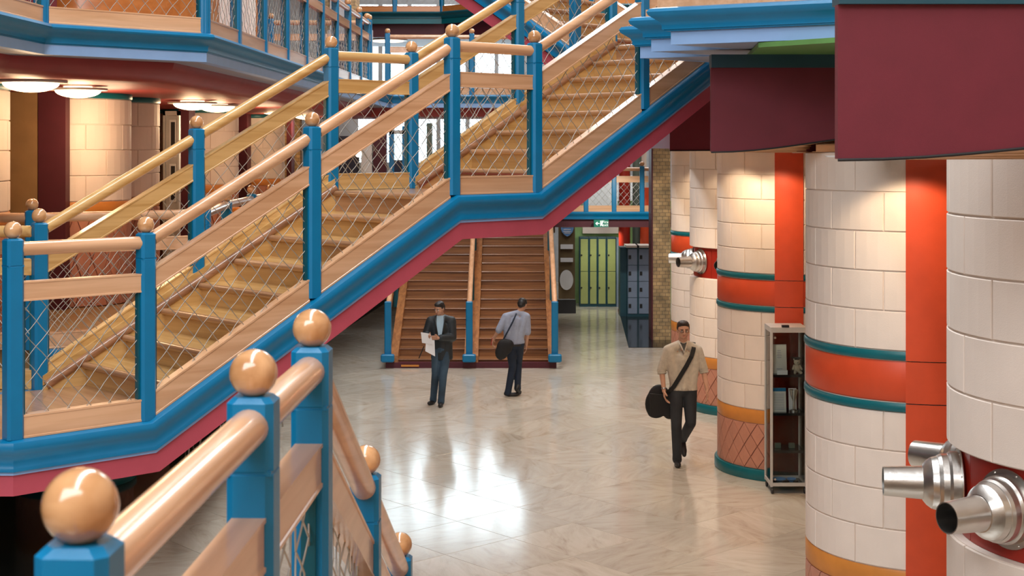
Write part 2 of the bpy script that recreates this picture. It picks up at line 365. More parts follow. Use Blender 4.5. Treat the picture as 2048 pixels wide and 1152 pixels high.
def bay(parent, A, B, wm, wb=None, mesh=True, boards=True, frames=True, rail_z=1.14, half=0.0, mid=True, bottom=True, wr=5):
    """one bay of balustrade between post centres A and B (on the moulding top)"""
    A, B = Vector(A), Vector(B); h = Vector((B.x - A.x, B.y - A.y, 0)); L = h.length; h.normalize(); o = Vector((h.y, -h.x, 0)); up = Vector((0, 0, 1))
    k = (B.z - A.z) / L; g = 0.046; A1 = A + h * g + up * k * g; B1 = B - h * g - up * k * g; cs = 1 / math.sqrt(1 + k * k)
    MB().tube([A1 + up * rail_z, B1 + up * rail_z], 0.0425, 20).build('handrail', wm, parent, smooth=40)
    def board(zc, hh, th, nm, mat):
        hv = hh / cs / 2; m = MB()
        def ring(P): # moulded section: lips top and bottom
            s = [(-th, -hv), (-th * 1.12, -hv), (-th * 1.12, -hv * 0.84), (-th, -hv * 0.80), (-th, hv * 0.80), (-th * 1.12, hv * 0.84), (-th * 1.12, hv), (th * 1.12, hv), (th * 1.12, hv * 0.84), (th, hv * 0.80), (th, -hv * 0.80), (th * 1.12, -hv * 0.84), (th * 1.12, -hv), (th, -hv)]
            return [P + o * a + up * (zc + b) for a, b in s]
        n = 14; vs = ring(A1) + ring(B1)
        m.add(vs, [tuple(range(n)), tuple(range(2 * n - 1, n - 1, -1))] + [(i, (i + 1) % n, n + (i + 1) % n, n + i) for i in range(n)])
        return m.build(nm, mat, parent)
    if mid: board(0.885, 0.118, 0.034, 'mid_rail', wm)
    if bottom: board(B_HI / cs / 2 + 0.002, B_HI, 0.034, 'bottom_board', wb or wm)
    if mesh: wire_mesh(A1, B1, B_HI / cs - 0.005, 0.83, parent, n=wr)
    if frames:
        for P, sg in ((A1, 1), (B1, -1)):
            f = MB(); q = P + h * sg * 0.012 + up * (k * sg * 0.012)
            f.obox(q + up * (B_HI / cs + 0.83) / 2, h, o, up, 0.008, 0.02, (0.83 - B_HI / cs) / 2)
            f.build('mesh_frame', M['blue_dark'], parent)

# ------------------------------------------------------------------ floor
def struct(name, mb, mat, parent=None, smooth=False):
    o = mb.build(name, mat, parent, smooth)
    if parent is None: o['kind'] = 'structure'
    return o
floor = struct('floor', MB().box(-14, 9, -3, 46, -0.3, -0.012), M['grout'])
TS = 0.88; fa = R(43.0 + 90)
gu = Vector((math.sin(R(48.0)), math.cos(R(48.0)), 0)); gv = Vector((-gu.y, gu.x, 0)); g0 = Vector((0, 14.51, 0))
def tile_mesh(nm):
    m = MB(); a = TS / 2 - 0.0022; c = 0.0018
    m.add([(-a, -a, -0.012), (a, -a, -0.012), (a, a, -0.012), (-a, a, -0.012), (-a, -a, -c), (a, -a, -c), (a, a, -c), (-a, a, -c), (-a + c, -a + c, 0), (a - c, -a + c, 0), (a - c, a - c, 0), (-a + c, a - c, 0)],
          [(0, 1, 5, 4), (1, 2, 6, 5), (2, 3, 7, 6), (3, 0, 4, 7), (4, 5, 9, 8), (5, 6, 10, 9), (6, 7, 11, 10), (7, 4, 8, 11), (8, 9, 10, 11)])
    return m
tm = tile_mesh('t').mesh('floor_tile', M['marble'])
cells = []
for i in range(-40, 41):
    for j in range(-40, 41):
        c = g0 + gu * (i + 0.5) * TS + gv * (j + 0.5) * TS
        if -13 < c.x < 8 and -2 < c.y < 45: cells.append(c)
def in_view(c):
    if c.y < 12.6: return 1e3 + abs(c.y)
    px = 1024 + c.x / c.y * F_PX
    if px < 560 or px > 1700: return 1e3 + c.y
    return c.y
cells.sort(key=in_view)
rotm = Matrix(((gu.x, gv.x, 0, 0), (gu.y, gv.y, 0, 0), (0, 0, 1, 0), (0, 0, 0, 1)))
for c in cells[:290]: link('floor_tile', tm, floor, Matrix.Translation(c) @ rotm)
rest = MB(); tmb = tile_mesh('r')
for c in cells[290:]: rest.add([c + gu * v[0] + gv * v[1] + Vector((0, 0, v[2])) for v in tmb.v], tmb.f)
o = rest.build('floor_tiles', M['marble'], floor); o['kind'] = 'stuff'
bf = MB(); bf.prism([(at(1257, 28.2), 28.2), (at(1338, 28.2), 28.2), (at(1390, 33.6), 33.6), (at(1240, 33.6), 33.6)], 0.0, 0.006)
struct('trim_1', bf, M['blackfloor'])
bf = MB(); bf.prism([(-3.95, 9), (-3.9, 28), (-3.15, 37), (-8.9, 37), (-8.9, 9)][::-1][::-1], 0.0, 0.006)
struct('trim_2', bf, M['blackfloor'])
# ------------------------------------------------------------------ shell walls
WX = (-5.6, 0.4); WZ = (3.4, 8.3); VX = (1.9, 3.3); VZ = (2.0, 4.4)
struct('wall_back', MB().box(-14, WX[0], 42, 42.3, 0, 14).box(WX[0], WX[1], 42, 42.3, 0, WZ[0]).box(WX[0], WX[1], 42, 42.3, WZ[1], 14).box(WX[1], VX[0], 42, 42.3, 0, 14).box(VX[0], 9, 42, 42.3, 0, 14), M['plaster'])
def window(nm, X, Z, n, zs):
    r_ = bpy.data.objects.new(nm, None); COL.objects.link(r_); r_.location = ((X[0] + X[1]) / 2, 42, Z[0]); r_['kind'] = 'structure'
    for i in range(n + 1):
        x = X[0] + (X[1] - X[0]) * i / n; MB().box(x - .06, x + .06, 41.96, 42.1, Z[0], Z[1]).build('mullion', M['plaster'], r_)
    for z in zs: MB().box(X[0], X[1], 41.97, 42.09, z - .06, z + .06).build('transom', M['plaster'], r_)
    MB().box(X[0], X[1], 42.02, 42.03, Z[0], Z[1]).build('pane', M['glass'], r_)
window('window_1', WX, WZ, 7, (3.46, 4.9, 5.3, 7.0, 8.24))
struct('ceiling', MB().box(-9, 5.6, -3, 42, 14.0, 14.2), M['white'])
struct('wall_right', MB().box(5.6, 5.9, -3, 42, 0, 14), M['cwall'])
struct('wall_left', MB().box(-9.3, -9.0, -3, 42, 0, 14), M['darkwall'])
struct('wall_front', MB().box(-9.0, 5.6, -3.3, -3.0, 0, 14), M['cwall'])

# ------------------------------------------------------------------ main staircase (direction u, width direction v)
TH = R(47.5); u = Vector((math.sin(TH), math.cos(TH), 0)); v = Vector((-math.cos(TH), math.sin(TH), 0)); UP = Vector((0, 0, 1))
O1 = Vector((-2.351, 9.134, 0))
def P(s, w, z): return O1 + u * s + v * w + UP * z
Z0, Z1, Z2, Z3 = 2.24, 3.625, 5.01, 7.78
FL, GO, RI = 2.568, 0.321, 0.17313; W_ = 1.589
stair = thing('staircase', 'big blue and maple staircase climbing left to right across the hall with wire mesh balustrades', 'staircase', P(0, 0, 0))
near = [Vector((-6.5, 8.54, Z0)), P(-0.876, 0, Z0), P(0, 0, Z0), P(FL, 0, Z1), P(3.435, 0, Z1), P(6.003, 0, Z2), P(7.7, 0, Z2)]
sweep(near, P_MOULD).build('moulding', M['blue'], stair, smooth=35)
tag(sweep(near, P_STRIP).build('fascia_strip', M['lightblue'], stair), 'thin pale blue strip under the moulding')
sweep(near, P_RED).build('fascia', M['red'], stair)
far_ = [P(7.7, W_, Z2), P(6.003, W_, Z2), P(3.435, W_, Z1), P(FL, W_, Z1), P(0, W_, Z0), P(-0.9, W_, Z0)]
sweep(far_, P_MOULD).build('moulding', M['blue'], stair, smooth=35)
sweep(far_, P_RED).build('fascia', M['red'], stair)
# undersides
def slab(a, b, za, zb, nm, t0=-0.215, t1=-0.33, parent=None, w0=0.0, w1=W_):
    m = MB(); m.extr([P(a, w0, za + t0), P(b, w0, zb + t0), P(b, w0, zb + t1), P(a, w0, za + t1)], v * (w1 - w0)); return m.build(nm, M['red'], parent)
slab(-0.9, 0, Z0, Z0, 'underside', parent=stair); slab(0, FL, Z0, Z1, 'underside', parent=stair); slab(FL, 3.435, Z1, Z1, 'underside', parent=stair); slab(3.435, 6.003, Z1, Z2, 'underside', parent=stair); slab(6.003, 7.7, Z2, Z2, 'underside', parent=stair, w1=2.1)
# landings
def landing(poly, z, nm='landing', mat='nosing', t=0.2, parent=stair):
    m = MB(); m.prism([(p.x, p.y) for p in poly], z - t, z); return m.build(nm, M[mat], parent)
landing([P(-1.4, 0.04, 0), P(.335, 0.04, 0), P(.335, W_ - 0.04, 0), P(-1.4, W_ - 0.04, 0)], Z0 + 0.001)
landing([P(FL - 0.01, 0.04, 0), P(3.435, 0.04, 0), P(3.435, W_ - 0.04, 0), P(FL - 0.01, W_ - 0.04, 0)], Z1)
landing([P(6.0, 0.04, 0), P(7.7, 0.04, 0), P(7.7, 2.2, 0), P(6.0, 2.2, 0)], Z2)
def flight(s0, z0, n, parent, w0=0.035, w1=W_ - 0.035):
    for k in range(n):
        s = s0 + GO * (k + 1) ; z = z0 + RI * (k + 1)
        m = MB(); m.extr([P(s + 0.0, w0, z - RI - 0.02), P(s + 0.0, w0, z - 0.02), P(s + 0.025, w0, z - 0.02), P(s + 0.025, w0, z - RI - 0.02)], v * (w1 - w0)); m.build('riser', M['riser'], parent)
        if k < n - 1:
            m = MB(); m.extr([P(s - 0.0, w0, z - 0.035), P(s - 0.0, w0, z), P(s + GO + 0.0, w0, z), P(s + GO + 0.0, w0, z - 0.035)], v * (w1 - w0)); m.build('tread', M['yel_v'], parent)
        m = MB(); m.tube([P(s - 0.012, w0, z - 0.024), P(s - 0.012, w1 - 0.02, z - 0.024)], 0.0245, 14)
        m.extr([P(s - 0.0, w0, z - 0.05), P(s - 0.0, w0, z - 0.001), P(s - 0.014, w0, z - 0.0), P(s - 0.014, w0, z - 0.048)], v * (w1 - w0 - 0.02))
        m.build('nosing', M['nosing'], parent, smooth=40)
flight(0, Z0, 8, stair); flight(3.435, Z1, 8, stair)
# balustrades, both sides
def sz(s):
    if s <= 0: return Z0
    if s <= FL: return Z0 + (Z1 - Z0) * s / FL
    if s <= 3.435: return Z1
    if s <= 6.003: return Z1 + (Z2 - Z1) * (s - 3.435) / FL
    return Z2
ps = [-0.876, 0, FL / 2, FL, 3.435, 3.435 + FL / 2, 6.003, 7.4]
for w, wm, wb in ((0, M['maple_u'], M['maple_u']), (W_, M['yel_u'], M['yel_u'])):
    for i, s in enumerate(ps):
        post(stair, P(s, w, sz(s)), u)
    for i in range(len(ps) - 1):
        if w > 0 and i == 6: continue
        if w > 0 and i == 0: continue
        bay(stair, P(ps[i], w, sz(ps[i])), P(ps[i + 1], w, sz(ps[i + 1])), wm, wb)
# inner string on the far side: cap strip and lower board
for a, b in ((0, FL), (3.435, 6.003)):
    za, zb = sz(a), sz(b)
    m = MB(); m.extr([P(a, W_ - 0.075, za + 0.02), P(b, W_ - 0.075, zb + 0.02), P(b, W_ - 0.075, zb - 0.19), P(a, W_ - 0.075, za - 0.16)], v * 0.03); m.build('stringer', M['yel_u'], stair)
    m = MB(); m.tube([P(a + 0.02, W_ - 0.062, za + 0.03), P(b, W_ - 0.062, zb + 0.02)], 0.034, 12); m.build('cap_strip', M['capstrip'], stair, smooth=40)
    m = MB(); m.extr([P(a, W_ - 0.06, za + 0.03), P(b, W_ - 0.06, zb + 0.03), P(b, W_ - 0.06, zb + 0.1), P(a, W_ - 0.06, za + 0.1)], v * 0.025); m.build('stringer', M['yel_u'], stair)
    m = MB(); m.extr([P(a, 0.036, za + 0.13), P(b, 0.036, zb + 0.13), P(b, 0.036, zb - 0.19), P(a, 0.036, za - 0.16)], v * 0.02); m.build('stringer', M['yel_u'], stair)
# the walkway that leaves the lower landing to the left
walk = thing('walkway', 'level mezzanine walkway leading left from the foot landing of the big staircase', 'walkway', (-4.5, 10.5, 0))
m = MB(); m.prism([(-9, 8.62), (-3.05, 8.62), (-2.5, 9.15), (-3.45, 10.35), (-9, 10.35)], 1.92, 2.235); m.build('deck', M['tan'], walk)
m = MB(); m.prism([(-9, 12.35), (-4.17, 12.35), (-2.86, 13.05), (-3.05, 15), (-3.25, 31), (-9, 31)], 1.92, 2.235); m.build('deck', M['tan'], walk)
F1 = P(0, W_, Z0)
wp = [F1, Vector((-5.0, 10.4, Z0))]
post(walk, wp[1], (1, 0)); bay(walk, wp[1], F1, M['yel_u'])
a0, a1, a2 = Vector((-5.6, 12.3, Z0)), Vector((-4.15, 12.3, Z0)), Vector((-2.81, 13.0, Z0))
post(walk, a1, (1, 0)); bay(walk, a0, a1, M['maple_x'])
bay(walk, a1, a2, M['maple_x']); bpts = [a2, Vector((-3.0, 14.95, Z0)), Vector((-3.02, 16.5, Z0)), Vector((-3.05, 18.0, Z0)), Vector((-3.1, 19.6, Z0)), Vector((-3.15, 21.2, Z0)), Vector((-3.2, 22.8, Z0))]
for i, p in enumerate(bpts):
    post(walk, p, (0, 1), h=POST_H if i in (0, 2, 4, 6) else POST_H - 0.03)
    if i: bay(walk, bpts[i - 1], p, M['maple_y'], wr=4)
sweep([a1, a2] + bpts[1:], P_MOULD).build('moulding', M['blue'], walk, smooth=35)
sweep([a1, a2] + bpts[1:], P_RED).build('fascia', M['red'], walk)

# ------------------------------------------------------------------ flight three, behind, climbing away to the left (along v)
st3 = thing('staircase', 'upper return flight seen through the mesh at the head of the big staircase', 'staircase', P(6.8, 2.2, 0))
g0_, g1_ = 2.1, 2.1 + 8 * GO
def Q(w, s, z): return P(s, w, z)
sw = [P(6.0, g0_, Z2), P(6.0, g1_, Z2 + 8 * RI), P(6.0, g1_ + 1.6, Z2 + 8 * RI)]
sw_r = sw[::-1]
for pr, mt, nm in ((P_MOULD, 'blue', 'moulding'), (P_RED, 'red', 'fascia')):
    sweep(sw_r, pr).build(nm, M[mt], st3, smooth=35)
m = MB(); m.extr([P(6.03, g0_, Z2 - 0.2), P(6.03, g1_, Z2 + 8 * RI - 0.2), P(6.03, g1_ + 1.6, Z2 + 8 * RI - 0.2), P(6.03, g1_ + 1.6, Z2 + 8 * RI - 0.34), P(6.03, g1_, Z2 + 8 * RI - 0.34), P(6.03, g0_, Z2 - 0.34)], u * 1.6); m.build('underside', M['red'], st3)
for k in range(8):
    w = g0_ + GO * (k + 1); z = Z2 + RI * (k + 1)
    m = MB(); m.extr([P(6.03, w, z - RI - 0.02), P(6.03, w, z - 0.02), P(6.03, w + 0.02, z - 0.02), P(6.03, w + 0.02, z - RI - 0.02)], u * 1.55); m.build('riser', M['yel_u'], st3)
    m = MB(); m.extr([P(6.03, w, z - 0.035), P(6.03, w, z), P(6.03, w + GO, z), P(6.03, w + GO, z - 0.035)], u * 1.55); m.build('tread', M['nosing'], st3)
    m = MB(); m.tube([P(6.03, w - 0.012, z - 0.024), P(7.55, w - 0.012, z - 0.024)], 0.0245, 12); m.build('nosing', M['nosing'], st3, smooth=40)
for s in (6.0, 7.6):
    q = [P(s, g0_, Z2), P(s, (g0_ + g1_) / 2, Z2 + 4 * RI), P(s, g1_, Z2 + 8 * RI), P(s, g1_ + 1.5, Z2 + 8 * RI)]
    for p in q: post(st3, p, v)
    for i in range(3): bay(st3, q[i], q[i + 1], M['maple_u'], wr=4)

# ------------------------------------------------------------------ foreground staircase (where the photographer stands)
fst = thing('staircase', 'near staircase handrail with polished ball finials running down at the lower left corner', 'staircase', (0.4, 4.0, 0))
def G(y, z): return Vector((-0.66 + 0.0265 * y, y, z))
YB, KS = 3.95, 0.539
def gz(y): return Z0 if y <= YB else Z0 - KS * (y - YB)
ys = [2.0, 3.17, 3.95, 5.10, 6.27, 7.44, 8.02]
for y in ys: post(fst, G(y, gz(y)), (0.0265, 1))
for i in range(len(ys) - 1): bay(fst, G(ys[i], gz(ys[i])), G(ys[i + 1], gz(ys[i + 1])), M['maple_y'], wr=8)
post(fst, G(0.2, Z0), (0.0265, 1)); 
lo = [G(8.1, gz(8.1)), G(YB, Z0), G(-1, Z0)]
sweep(lo, P_MOULD).build('moulding', M['blue'], fst, smooth=35); sweep(lo, P_RED).build('fascia', M['red'], fst)
n = 13; 
for k in range(n):
    y = YB + 0.32 * k; z = Z0 - 0.1725 * (k)
    MB().box(-0.5, 1.0, y + 0.0, y + 0.02, z - 0.17, z - 0.0).build('riser', M['yel_v'], fst)
    MB().box(-0.5, 1.0, y + 0.0, y + 0.33, z - 0.2, z - 0.1725).build('tread', M['nosing'], fst)
MB().box(-0.6, 3.2, -2.9, YB, 2.05, 2.235).build('landing', M['nosing'], fst)

# ------------------------------------------------------------------ upper left balcony
bal = thing('balcony', 'upper balcony with cranked blue edge, dark red cove and mesh balustrade at top left', 'balcony', (-4.5, 14, 0))
bp = [Vector((-4.02, 6.0, Z2)), Vector((-3.88, 11.72, Z2)), Vector((-2.78, 12.82, Z2)), Vector((-2.45, 28.0, Z2)), Vector((7.5, 28.3, Z2))]
PB_M = [(o_, z_ * .8) for o_, z_ in [(-0.06, 0.0), (0.07, 0.0), (0.10, -0.012), (0.112, -0.04), (0.105, -0.07), (0.08, -0.1), (0.055, -0.13), (0.045, -0.165), (0.045, -0.2), (0.035, -0.2), (0.035, -0.215), (-0.06, -0.215)]]
PB_S = [(-0.06, -0.172), (0.03, -0.172), (0.03, -0.255), (-0.06, -0.255)]
PB_U = [(-0.5, -0.235), (-0.02, -0.235), (-0.02, -0.252), (-0.5, -0.252)]
PB_R = [(-.75, -.24), (-.3, -.24)] + [(-0.3 - 0.2 * (1 - math.cos(R(a))), -0.24 - 0.19 * math.sin(R(a))) for a in range(10, 91, 16)] + [(-.75, -.43)]
PB_r = [(-.75, -.24), (-.1, -.24)] + [(-0.1 - 0.1 * (1 - math.cos(R(a))), -0.24 - 0.11 * math.sin(R(a))) for a in range(10, 91, 16)] + [(-.75, -.35)]
sweep(bp, PB_M).build('moulding', M['blue'], bal, smooth=35)
tag(sweep(bp, PB_S).build('fascia', M['lightblue'], bal), 'pale blue band under the moulding')
sweep(bp, PB_R).build('cove', M['cove'], bal, smooth=40)
sweep(bp, PB_U).build('soffit', M['greyblue'], bal)
m = MB(); m.prism([(-9, 6.0), (-4.65, 6.0), (-4.55, 12.0), (-3.42, 13.1), (-3.1, 27.7), (7.5, 28.0), (7.5, 28.25), (-2.5, 27.95), (-2.84, 12.86), (-3.94, 11.76), (-4.08, 6.0), (-9, 6.0)][:5] + [(-2.8, 31), (-9, 31)], Z2 - 0.425, Z2 - 0.01); m.build('deck', M['soffit_red'], bal)
m = MB(); m.prism([(-2.8, 28.3), (7.4, 28.6), (7.4, 31), (-2.8, 31)], Z2 - 0.425, Z2 - 0.01); m.build('deck', M['soffit_red'], bal)
def bpath(path, parent, pitch, wmat=('maple_y',), wr=4, skip=()):
    for i in range(len(path) - 1):
        A, B = path[i], path[i + 1]; L = (B - A).length; n = max(1, round(L / pitch)); d = B - A
        for j in range(n):
            p = A + d * (j / n); q = A + d * ((j + 1) / n)
            if j or i == 0: post(parent, p, d)
            if p.y < 8: continue
            bay(parent, p, q, M['maple_y'] if abs(d.y) > abs(d.x) else M['maple_u'], wr=wr)
        post(parent, B, d)
bpath([bp[0], bp[1]], bal, 1.4); bpath([bp[1], bp[2]], bal, 2.0); bpath([bp[2], bp[2] + (bp[3] - bp[2]) * (12.2 / 15.18)], bal, 1.4, wr=3)
bpath([bp[3], bp[4]], bal, 1.65, wr=3)
# cross balustrade at the far end of the balcony
cb = [Vector((-4.2, 24.8, Z2)), Vector((-2.53, 24.8, Z2))]
brl = thing('balustrade', 'short pale balustrade standing above the far corner of the upper balcony', 'balustrade', cb[0])
post(brl, cb[1], (1, 0)); post(brl, cb[0], (1, 0)); bay(brl, cb[0], cb[1], M['maple_x'], wr=3)

# ------------------------------------------------------------------ columns
def block_mesh(nm, r, ang, h, mat, gap=0.005, depth=0.016, n=5, ch=0.004):
    m = MB(); a0, a1 = -ang / 2 + gap / r, ang / 2 - gap / r; rin = r - depth; vs = []
    def row(z, rr, e): return [((rr) * math.sin(a0 + e + (a1 - a0 - 2 * e) * i / n), -(rr) * math.cos(a0 + e + (a1 - a0 - 2 * e) * i / n), z) for i in range(n + 1)]
    ea = ch / r
    rows = [row(gap, rin, 0), row(gap, r - ch, 0), row(gap + ch, r, ea), row(h - gap - ch, r, ea), row(h - gap, r - ch, 0), row(h - gap, rin, 0)]
    for rr in rows: vs += rr
    k = n + 1; fs = [(i * k + j, i * k + j + 1, (i + 1) * k + j + 1, (i + 1) * k + j) for i in range(5) for j in range(n)]
    fs += [(0, k, 4 * k, 5 * k), (k, 2 * k, 3 * k, 4 * k), (n, 5 * k + n, 4 * k + n, k + n), (k + n, 4 * k + n, 3 * k + n, 2 * k + n)]
    m.add(vs, fs); return m.mesh(nm, M[mat])
def ring(r, z0, z1, bul=0.012, n=72):
    h = (z1 - z0); c = min(0.014, h * 0.3)
    return MB().lathe([(r - 0.03, z0), (r + bul - c * 0.6, z0), (r + bul, z0 + c), (r + bul, z1 - c), (r + bul - c * 0.6, z1), (r - 0.03, z1)], (0, 0, 0), (0, 0, 1), n)
CACHE = {}
def column(name, label, cx, cy, r, z0, plan, ztop, strip=None, group=None, off=0.0):
    """plan: list of ('kind', h)"""
    t = thing(name, label, 'column', (cx, cy, z0), group); T = Matrix.Translation((cx, cy, 0)); z = z0
    core = MB()
    segs = []
    zz = z0
    for kind, h in plan:
        rr = r - (0.07 if kind == 'recess' else 0.0125); segs += [(rr, zz), (rr, zz + h)]; zz += h
    core.lathe([(0.001, z0)] + segs + [(0.001, zz)], n=72)
    link('core', core.mesh('core', M['mortar'], 30), t, T)
    row = 0; nb = max(6, round(2 * math.pi * r / 0.466)); ang = 2 * math.pi / nb
    for kind, h in plan:
        if kind == 'blocks':
            nr = max(1, round(h / 0.295)); hh = h / nr
            key = ('b', r, round(hh, 4))
            if key not in CACHE: CACHE[key] = block_mesh('column_block', r, ang, hh, 'cream')
            for i in range(nr):
                for k in range(nb):
                    a = off + ang * (k + 0.5 * (row % 2))
                    if strip is not None:
                        da = (a - strip + math.pi) % (2 * math.pi) - math.pi
                        if abs(da) * r < 0.08: continue
                    link('column_block', CACHE[key], t, T @ Matrix.Translation((0, 0, z)) @ Matrix.Rotation(a, 4, 'Z'))
                z += hh; row += 1
            continue
        if kind == 'diamonds':
            nd = round(2 * math.pi * r / 0.186); da = 2 * math.pi / nd; dh = h / 2
            jm = MB().lathe([(r - 0.0122, z), (r - 0.0122, z + h)], n=72); link('joint_bed', jm.mesh('joint_bed', M['diamond_joint'], 30), t, T)
            key = ('d', r, round(dh, 4))
            if key not in CACHE:
                def dm(pts, nm):
                    g = 0.006; mm = MB(); c = (sum(p[0] for p in pts) / len(pts), sum(p[1] for p in pts) / len(pts)); vs = []
                    for rr, kk in ((r - 0.012, 0.95), (r - 0.003, 0.94), (r, 0.90)):
                        for p in pts:
                            q = (c[0] + (p[0] - c[0]) * kk, c[1] + (p[1] - c[1]) * kk); a = q[0]; vs.append((rr * math.sin(a), -rr * math.cos(a), q[1]))
                    n_ = len(pts); mm.add(vs, [(i, (i + 1) % n_, n_ + (i + 1) % n_, n_ + i) for i in range(n_)] + [(n_ + i, n_ + (i + 1) % n_, 2 * n_ + (i + 1) % n_, 2 * n_ + i) for i in range(n_)] + [tuple(2 * n_ + i for i in range(n_))])
                    return mm.mesh(nm, M['diamond'])
                CACHE[key] = (dm([(0, -dh / 2), (da / 2, 0), (0, dh / 2), (-da / 2, 0)], 'diamond_tile'), dm([(-da / 2, 0), (da / 2, 0), (0, dh / 2)], 'diamond_tile'), dm([(-da / 2, 0), (0, -dh / 2), (da / 2, 0)], 'diamond_tile'))
            D, U, V = CACHE[key]
            face = math.atan2(-cx, cy)   # towards the camera side
            for k in range(nd):
                for a, zc, me in ((k * da, z + dh / 2, D), (k * da, z + dh * 1.5, D), ((k + .5) * da, z + dh, D), ((k + .5) * da, z, U), ((k + .5) * da, z + h, V)):
                    ff = math.atan2(cx, cy); dd = (a + ff + math.pi) % (2 * math.pi) - math.pi
                    if abs(dd) < 2.0: link('diamond_tile', me, t, T @ Matrix.Translation((0, 0, zc)) @ Matrix.Rotation(a, 4, 'Z'))
        elif kind == 'base': link('base_ring', ring(r, z, z + h, 0.035).mesh('base_ring', M['teal'], 35), t, T)
        elif kind == 'teal': link('teal_ring', ring(r, z + 0.003, z + h - 0.003, 0.012).mesh('teal_ring', M['teal'], 35), t, T)
        elif kind == 'ochre': link('ochre_band', ring(r, z + 0.003, z + h - 0.004, 0.0).mesh('ochre_band', M['ochre'], 35), t, T)
        elif kind == 'band': link('orange_band', ring(r, z + 0.006, z + h - 0.006, 0.0).mesh('orange_band', M['orange'], 35), t, T)
        elif kind == 'recess':
            rr = r - 0.06
            for k in range(10):
                a0 = R(14 + 36 * k) + 0.004; a1 = a0 + R(36) - 0.008; mm = MB(); vs = []
                for zc in (z + 0.002, z + h - 0.002):
                    for rad in (rr - 0.02, rr):
                        vs += [(rad * math.sin(-(a0 + (a1 - a0) * i / 8)), -rad * math.cos(a0 + (a1 - a0) * i / 8), zc) for i in range(9)]
                K = 9; fs = []
                for i in range(8): fs += [(K + i, K + i + 1, 3 * K + i + 1, 3 * K + i), (i, i + 1, K + i + 1, K + i), (2 * K + i, 2 * K + i + 1, 3 * K + i + 1, 3 * K + i)]
                fs += [(0, K, 3 * K, 2 * K), (8, K + 8, 3 * K + 8, 2 * K + 8)]
                mm.add(vs, fs); link('recessed_panel', mm.mesh('recessed_panel', M['bandred'], 35), t, T)
        z += h
    if strip is not None:
        hw = 0.165 / r; bands = [(z0 + 0.002, 1.99), (2.0, 2.485), (2.495, ztop)]
        zb = z0; cuts = []
        for kind, h in plan:
            if kind == 'band': cuts = [zb - 0.07, zb, zb + h, zb + h + 0.07]
            zb += h
        segs = [(z0 + 0.135, cuts[1] - 0.004), (cuts[1] + 0.004, cuts[2] - 0.004), (cuts[2] + 0.004, ztop)]
        for s0, s1 in segs:
            mm = MB(); rr = r + 0.016; nn = 6; vs = []
            for rad in (r - 0.02, rr):
                for zc in (s0, s1):
                    vs += [(rad * math.sin(strip - hw + 2 * hw * i / nn), -rad * math.cos(strip - hw + 2 * hw * i / nn), zc) for i in range(nn + 1)]
            k = nn + 1; fs = []
            for i in range(nn): fs += [(2 * k + i, 2 * k + i + 1, 3 * k + i + 1, 3 * k + i), (i, i + 1, 2 * k + i + 1, 2 * k + i), (k + i, k + i + 1, 3 * k + i + 1, 3 * k + i)]
            fs += [(0, k, 3 * k, 2 * k), (nn, k + nn, 3 * k + nn, 2 * k + nn)]
            mm.add(vs, fs); link('strip_panel', mm.mesh('strip_panel', M['orange'], 35), t, T)
    return t
base = [('base', .13), ('diamonds', .54), ('ochre', .17), ('blocks', 1.175)]
planA = base + [('teal', .07), ('band', .315), ('teal', .07), ('blocks', 1.48)]
planB = base + [('recess', .455), ('blocks', 1.48)]
SA = -R(11.2)
ZT = 3.95
colA = column('tiled_column', 'nearest cream block column at the right edge, with a deep red recess full of metal nozzles', 3.13, 7.2, .89, 0, planB, ZT, None, off=R(8))
colB = column('tiled_column', 'cream block column second from the right edge, with a wide orange red vertical strip', 3.26, 11.4, .89, 0, planA, ZT, SA, off=-R(2.5))
colC = column('tiled_column', 'cream block column with orange red strip behind the glass display cabinet', 3.46, 17.75, .89, 0, planA, ZT, SA, off=-R(2.5))
colD = column('tiled_column', 'cream block column with metal nozzles, directly behind the man with the shoulder bag', 3.62, 21.8, .89, 0, planB, ZT, None, off=R(3))
colE = column('tiled_column', 'farthest cream block column of the right row, beside the brick pier', 3.78, 25.8, .89, 0, planA, ZT, None, off=R(6))
def nozzle(parent_xy, th, z, label, r=.83):
    cx, cy = parent_xy; d = Vector((-math.sin(R(th)), -math.cos(R(th)), 0)); c = Vector((cx, cy, z)) + d * r
    t = thing('air_nozzle', label, 'nozzle', c, 'metal air nozzles around the columns')
    MB().lathe([(.04, .0), (.19, .0), (.192, .004), (.19, .009), (.15, .01)], c, d, 40).build('flange', M['steel'], t, smooth=35)
    MB().lathe([(.165, .008), (.163, .05), (.155, .062), (.152, .064), (.15, .095), (.142, .112), (.139, .114), (.13, .145), (.112, .17), (.09, .188), (.07, .195)], c, d, 40).build('dome', M['steel'], t, smooth=18)
    MB().lathe([(.088, .15), (.074, .385), (.069, .385), (.083, .15)], c, d, 36).build('pipe', M['steel'], t, smooth=35)
    MB().lathe([(.001, .2), (.079, .2)], c, d, 24).build('throat', M['blackgloss'], t)
    o = Vector((d.y, -d.x, 0)); b = MB()
    for k in range(8):
        a = R(45 * k + 20); b.ball(c + (o * math.cos(a) + UP * math.sin(a)) * .178 + d * .01, .005, 8, 5)
    b.build('bolts', M['steel'], t)
NZ = 2.255
nm_ = ['pointing toward the camera', 'second from the right, pointing left', 'third round, its pipe half hidden', 'at the hidden back']
nozzle((3.13, 7.2), 64, NZ, 'large metal air nozzle at the right edge, nearest of the nozzles, on the nearest column')
nozzle((3.13, 7.2), 100, NZ, 'large metal air nozzle pointing straight left on the nearest column')
nozzle((3.13, 7.2), 136, NZ, 'large metal air nozzle partly hidden behind another on the nearest column')
nozzle((3.13, 7.2), 28, NZ, 'large metal air nozzle cut by the right frame edge on the nearest column')
nozzle((3.62, 21.8), 68, NZ, 'small distant metal air nozzle, middle one of the three on the far column')
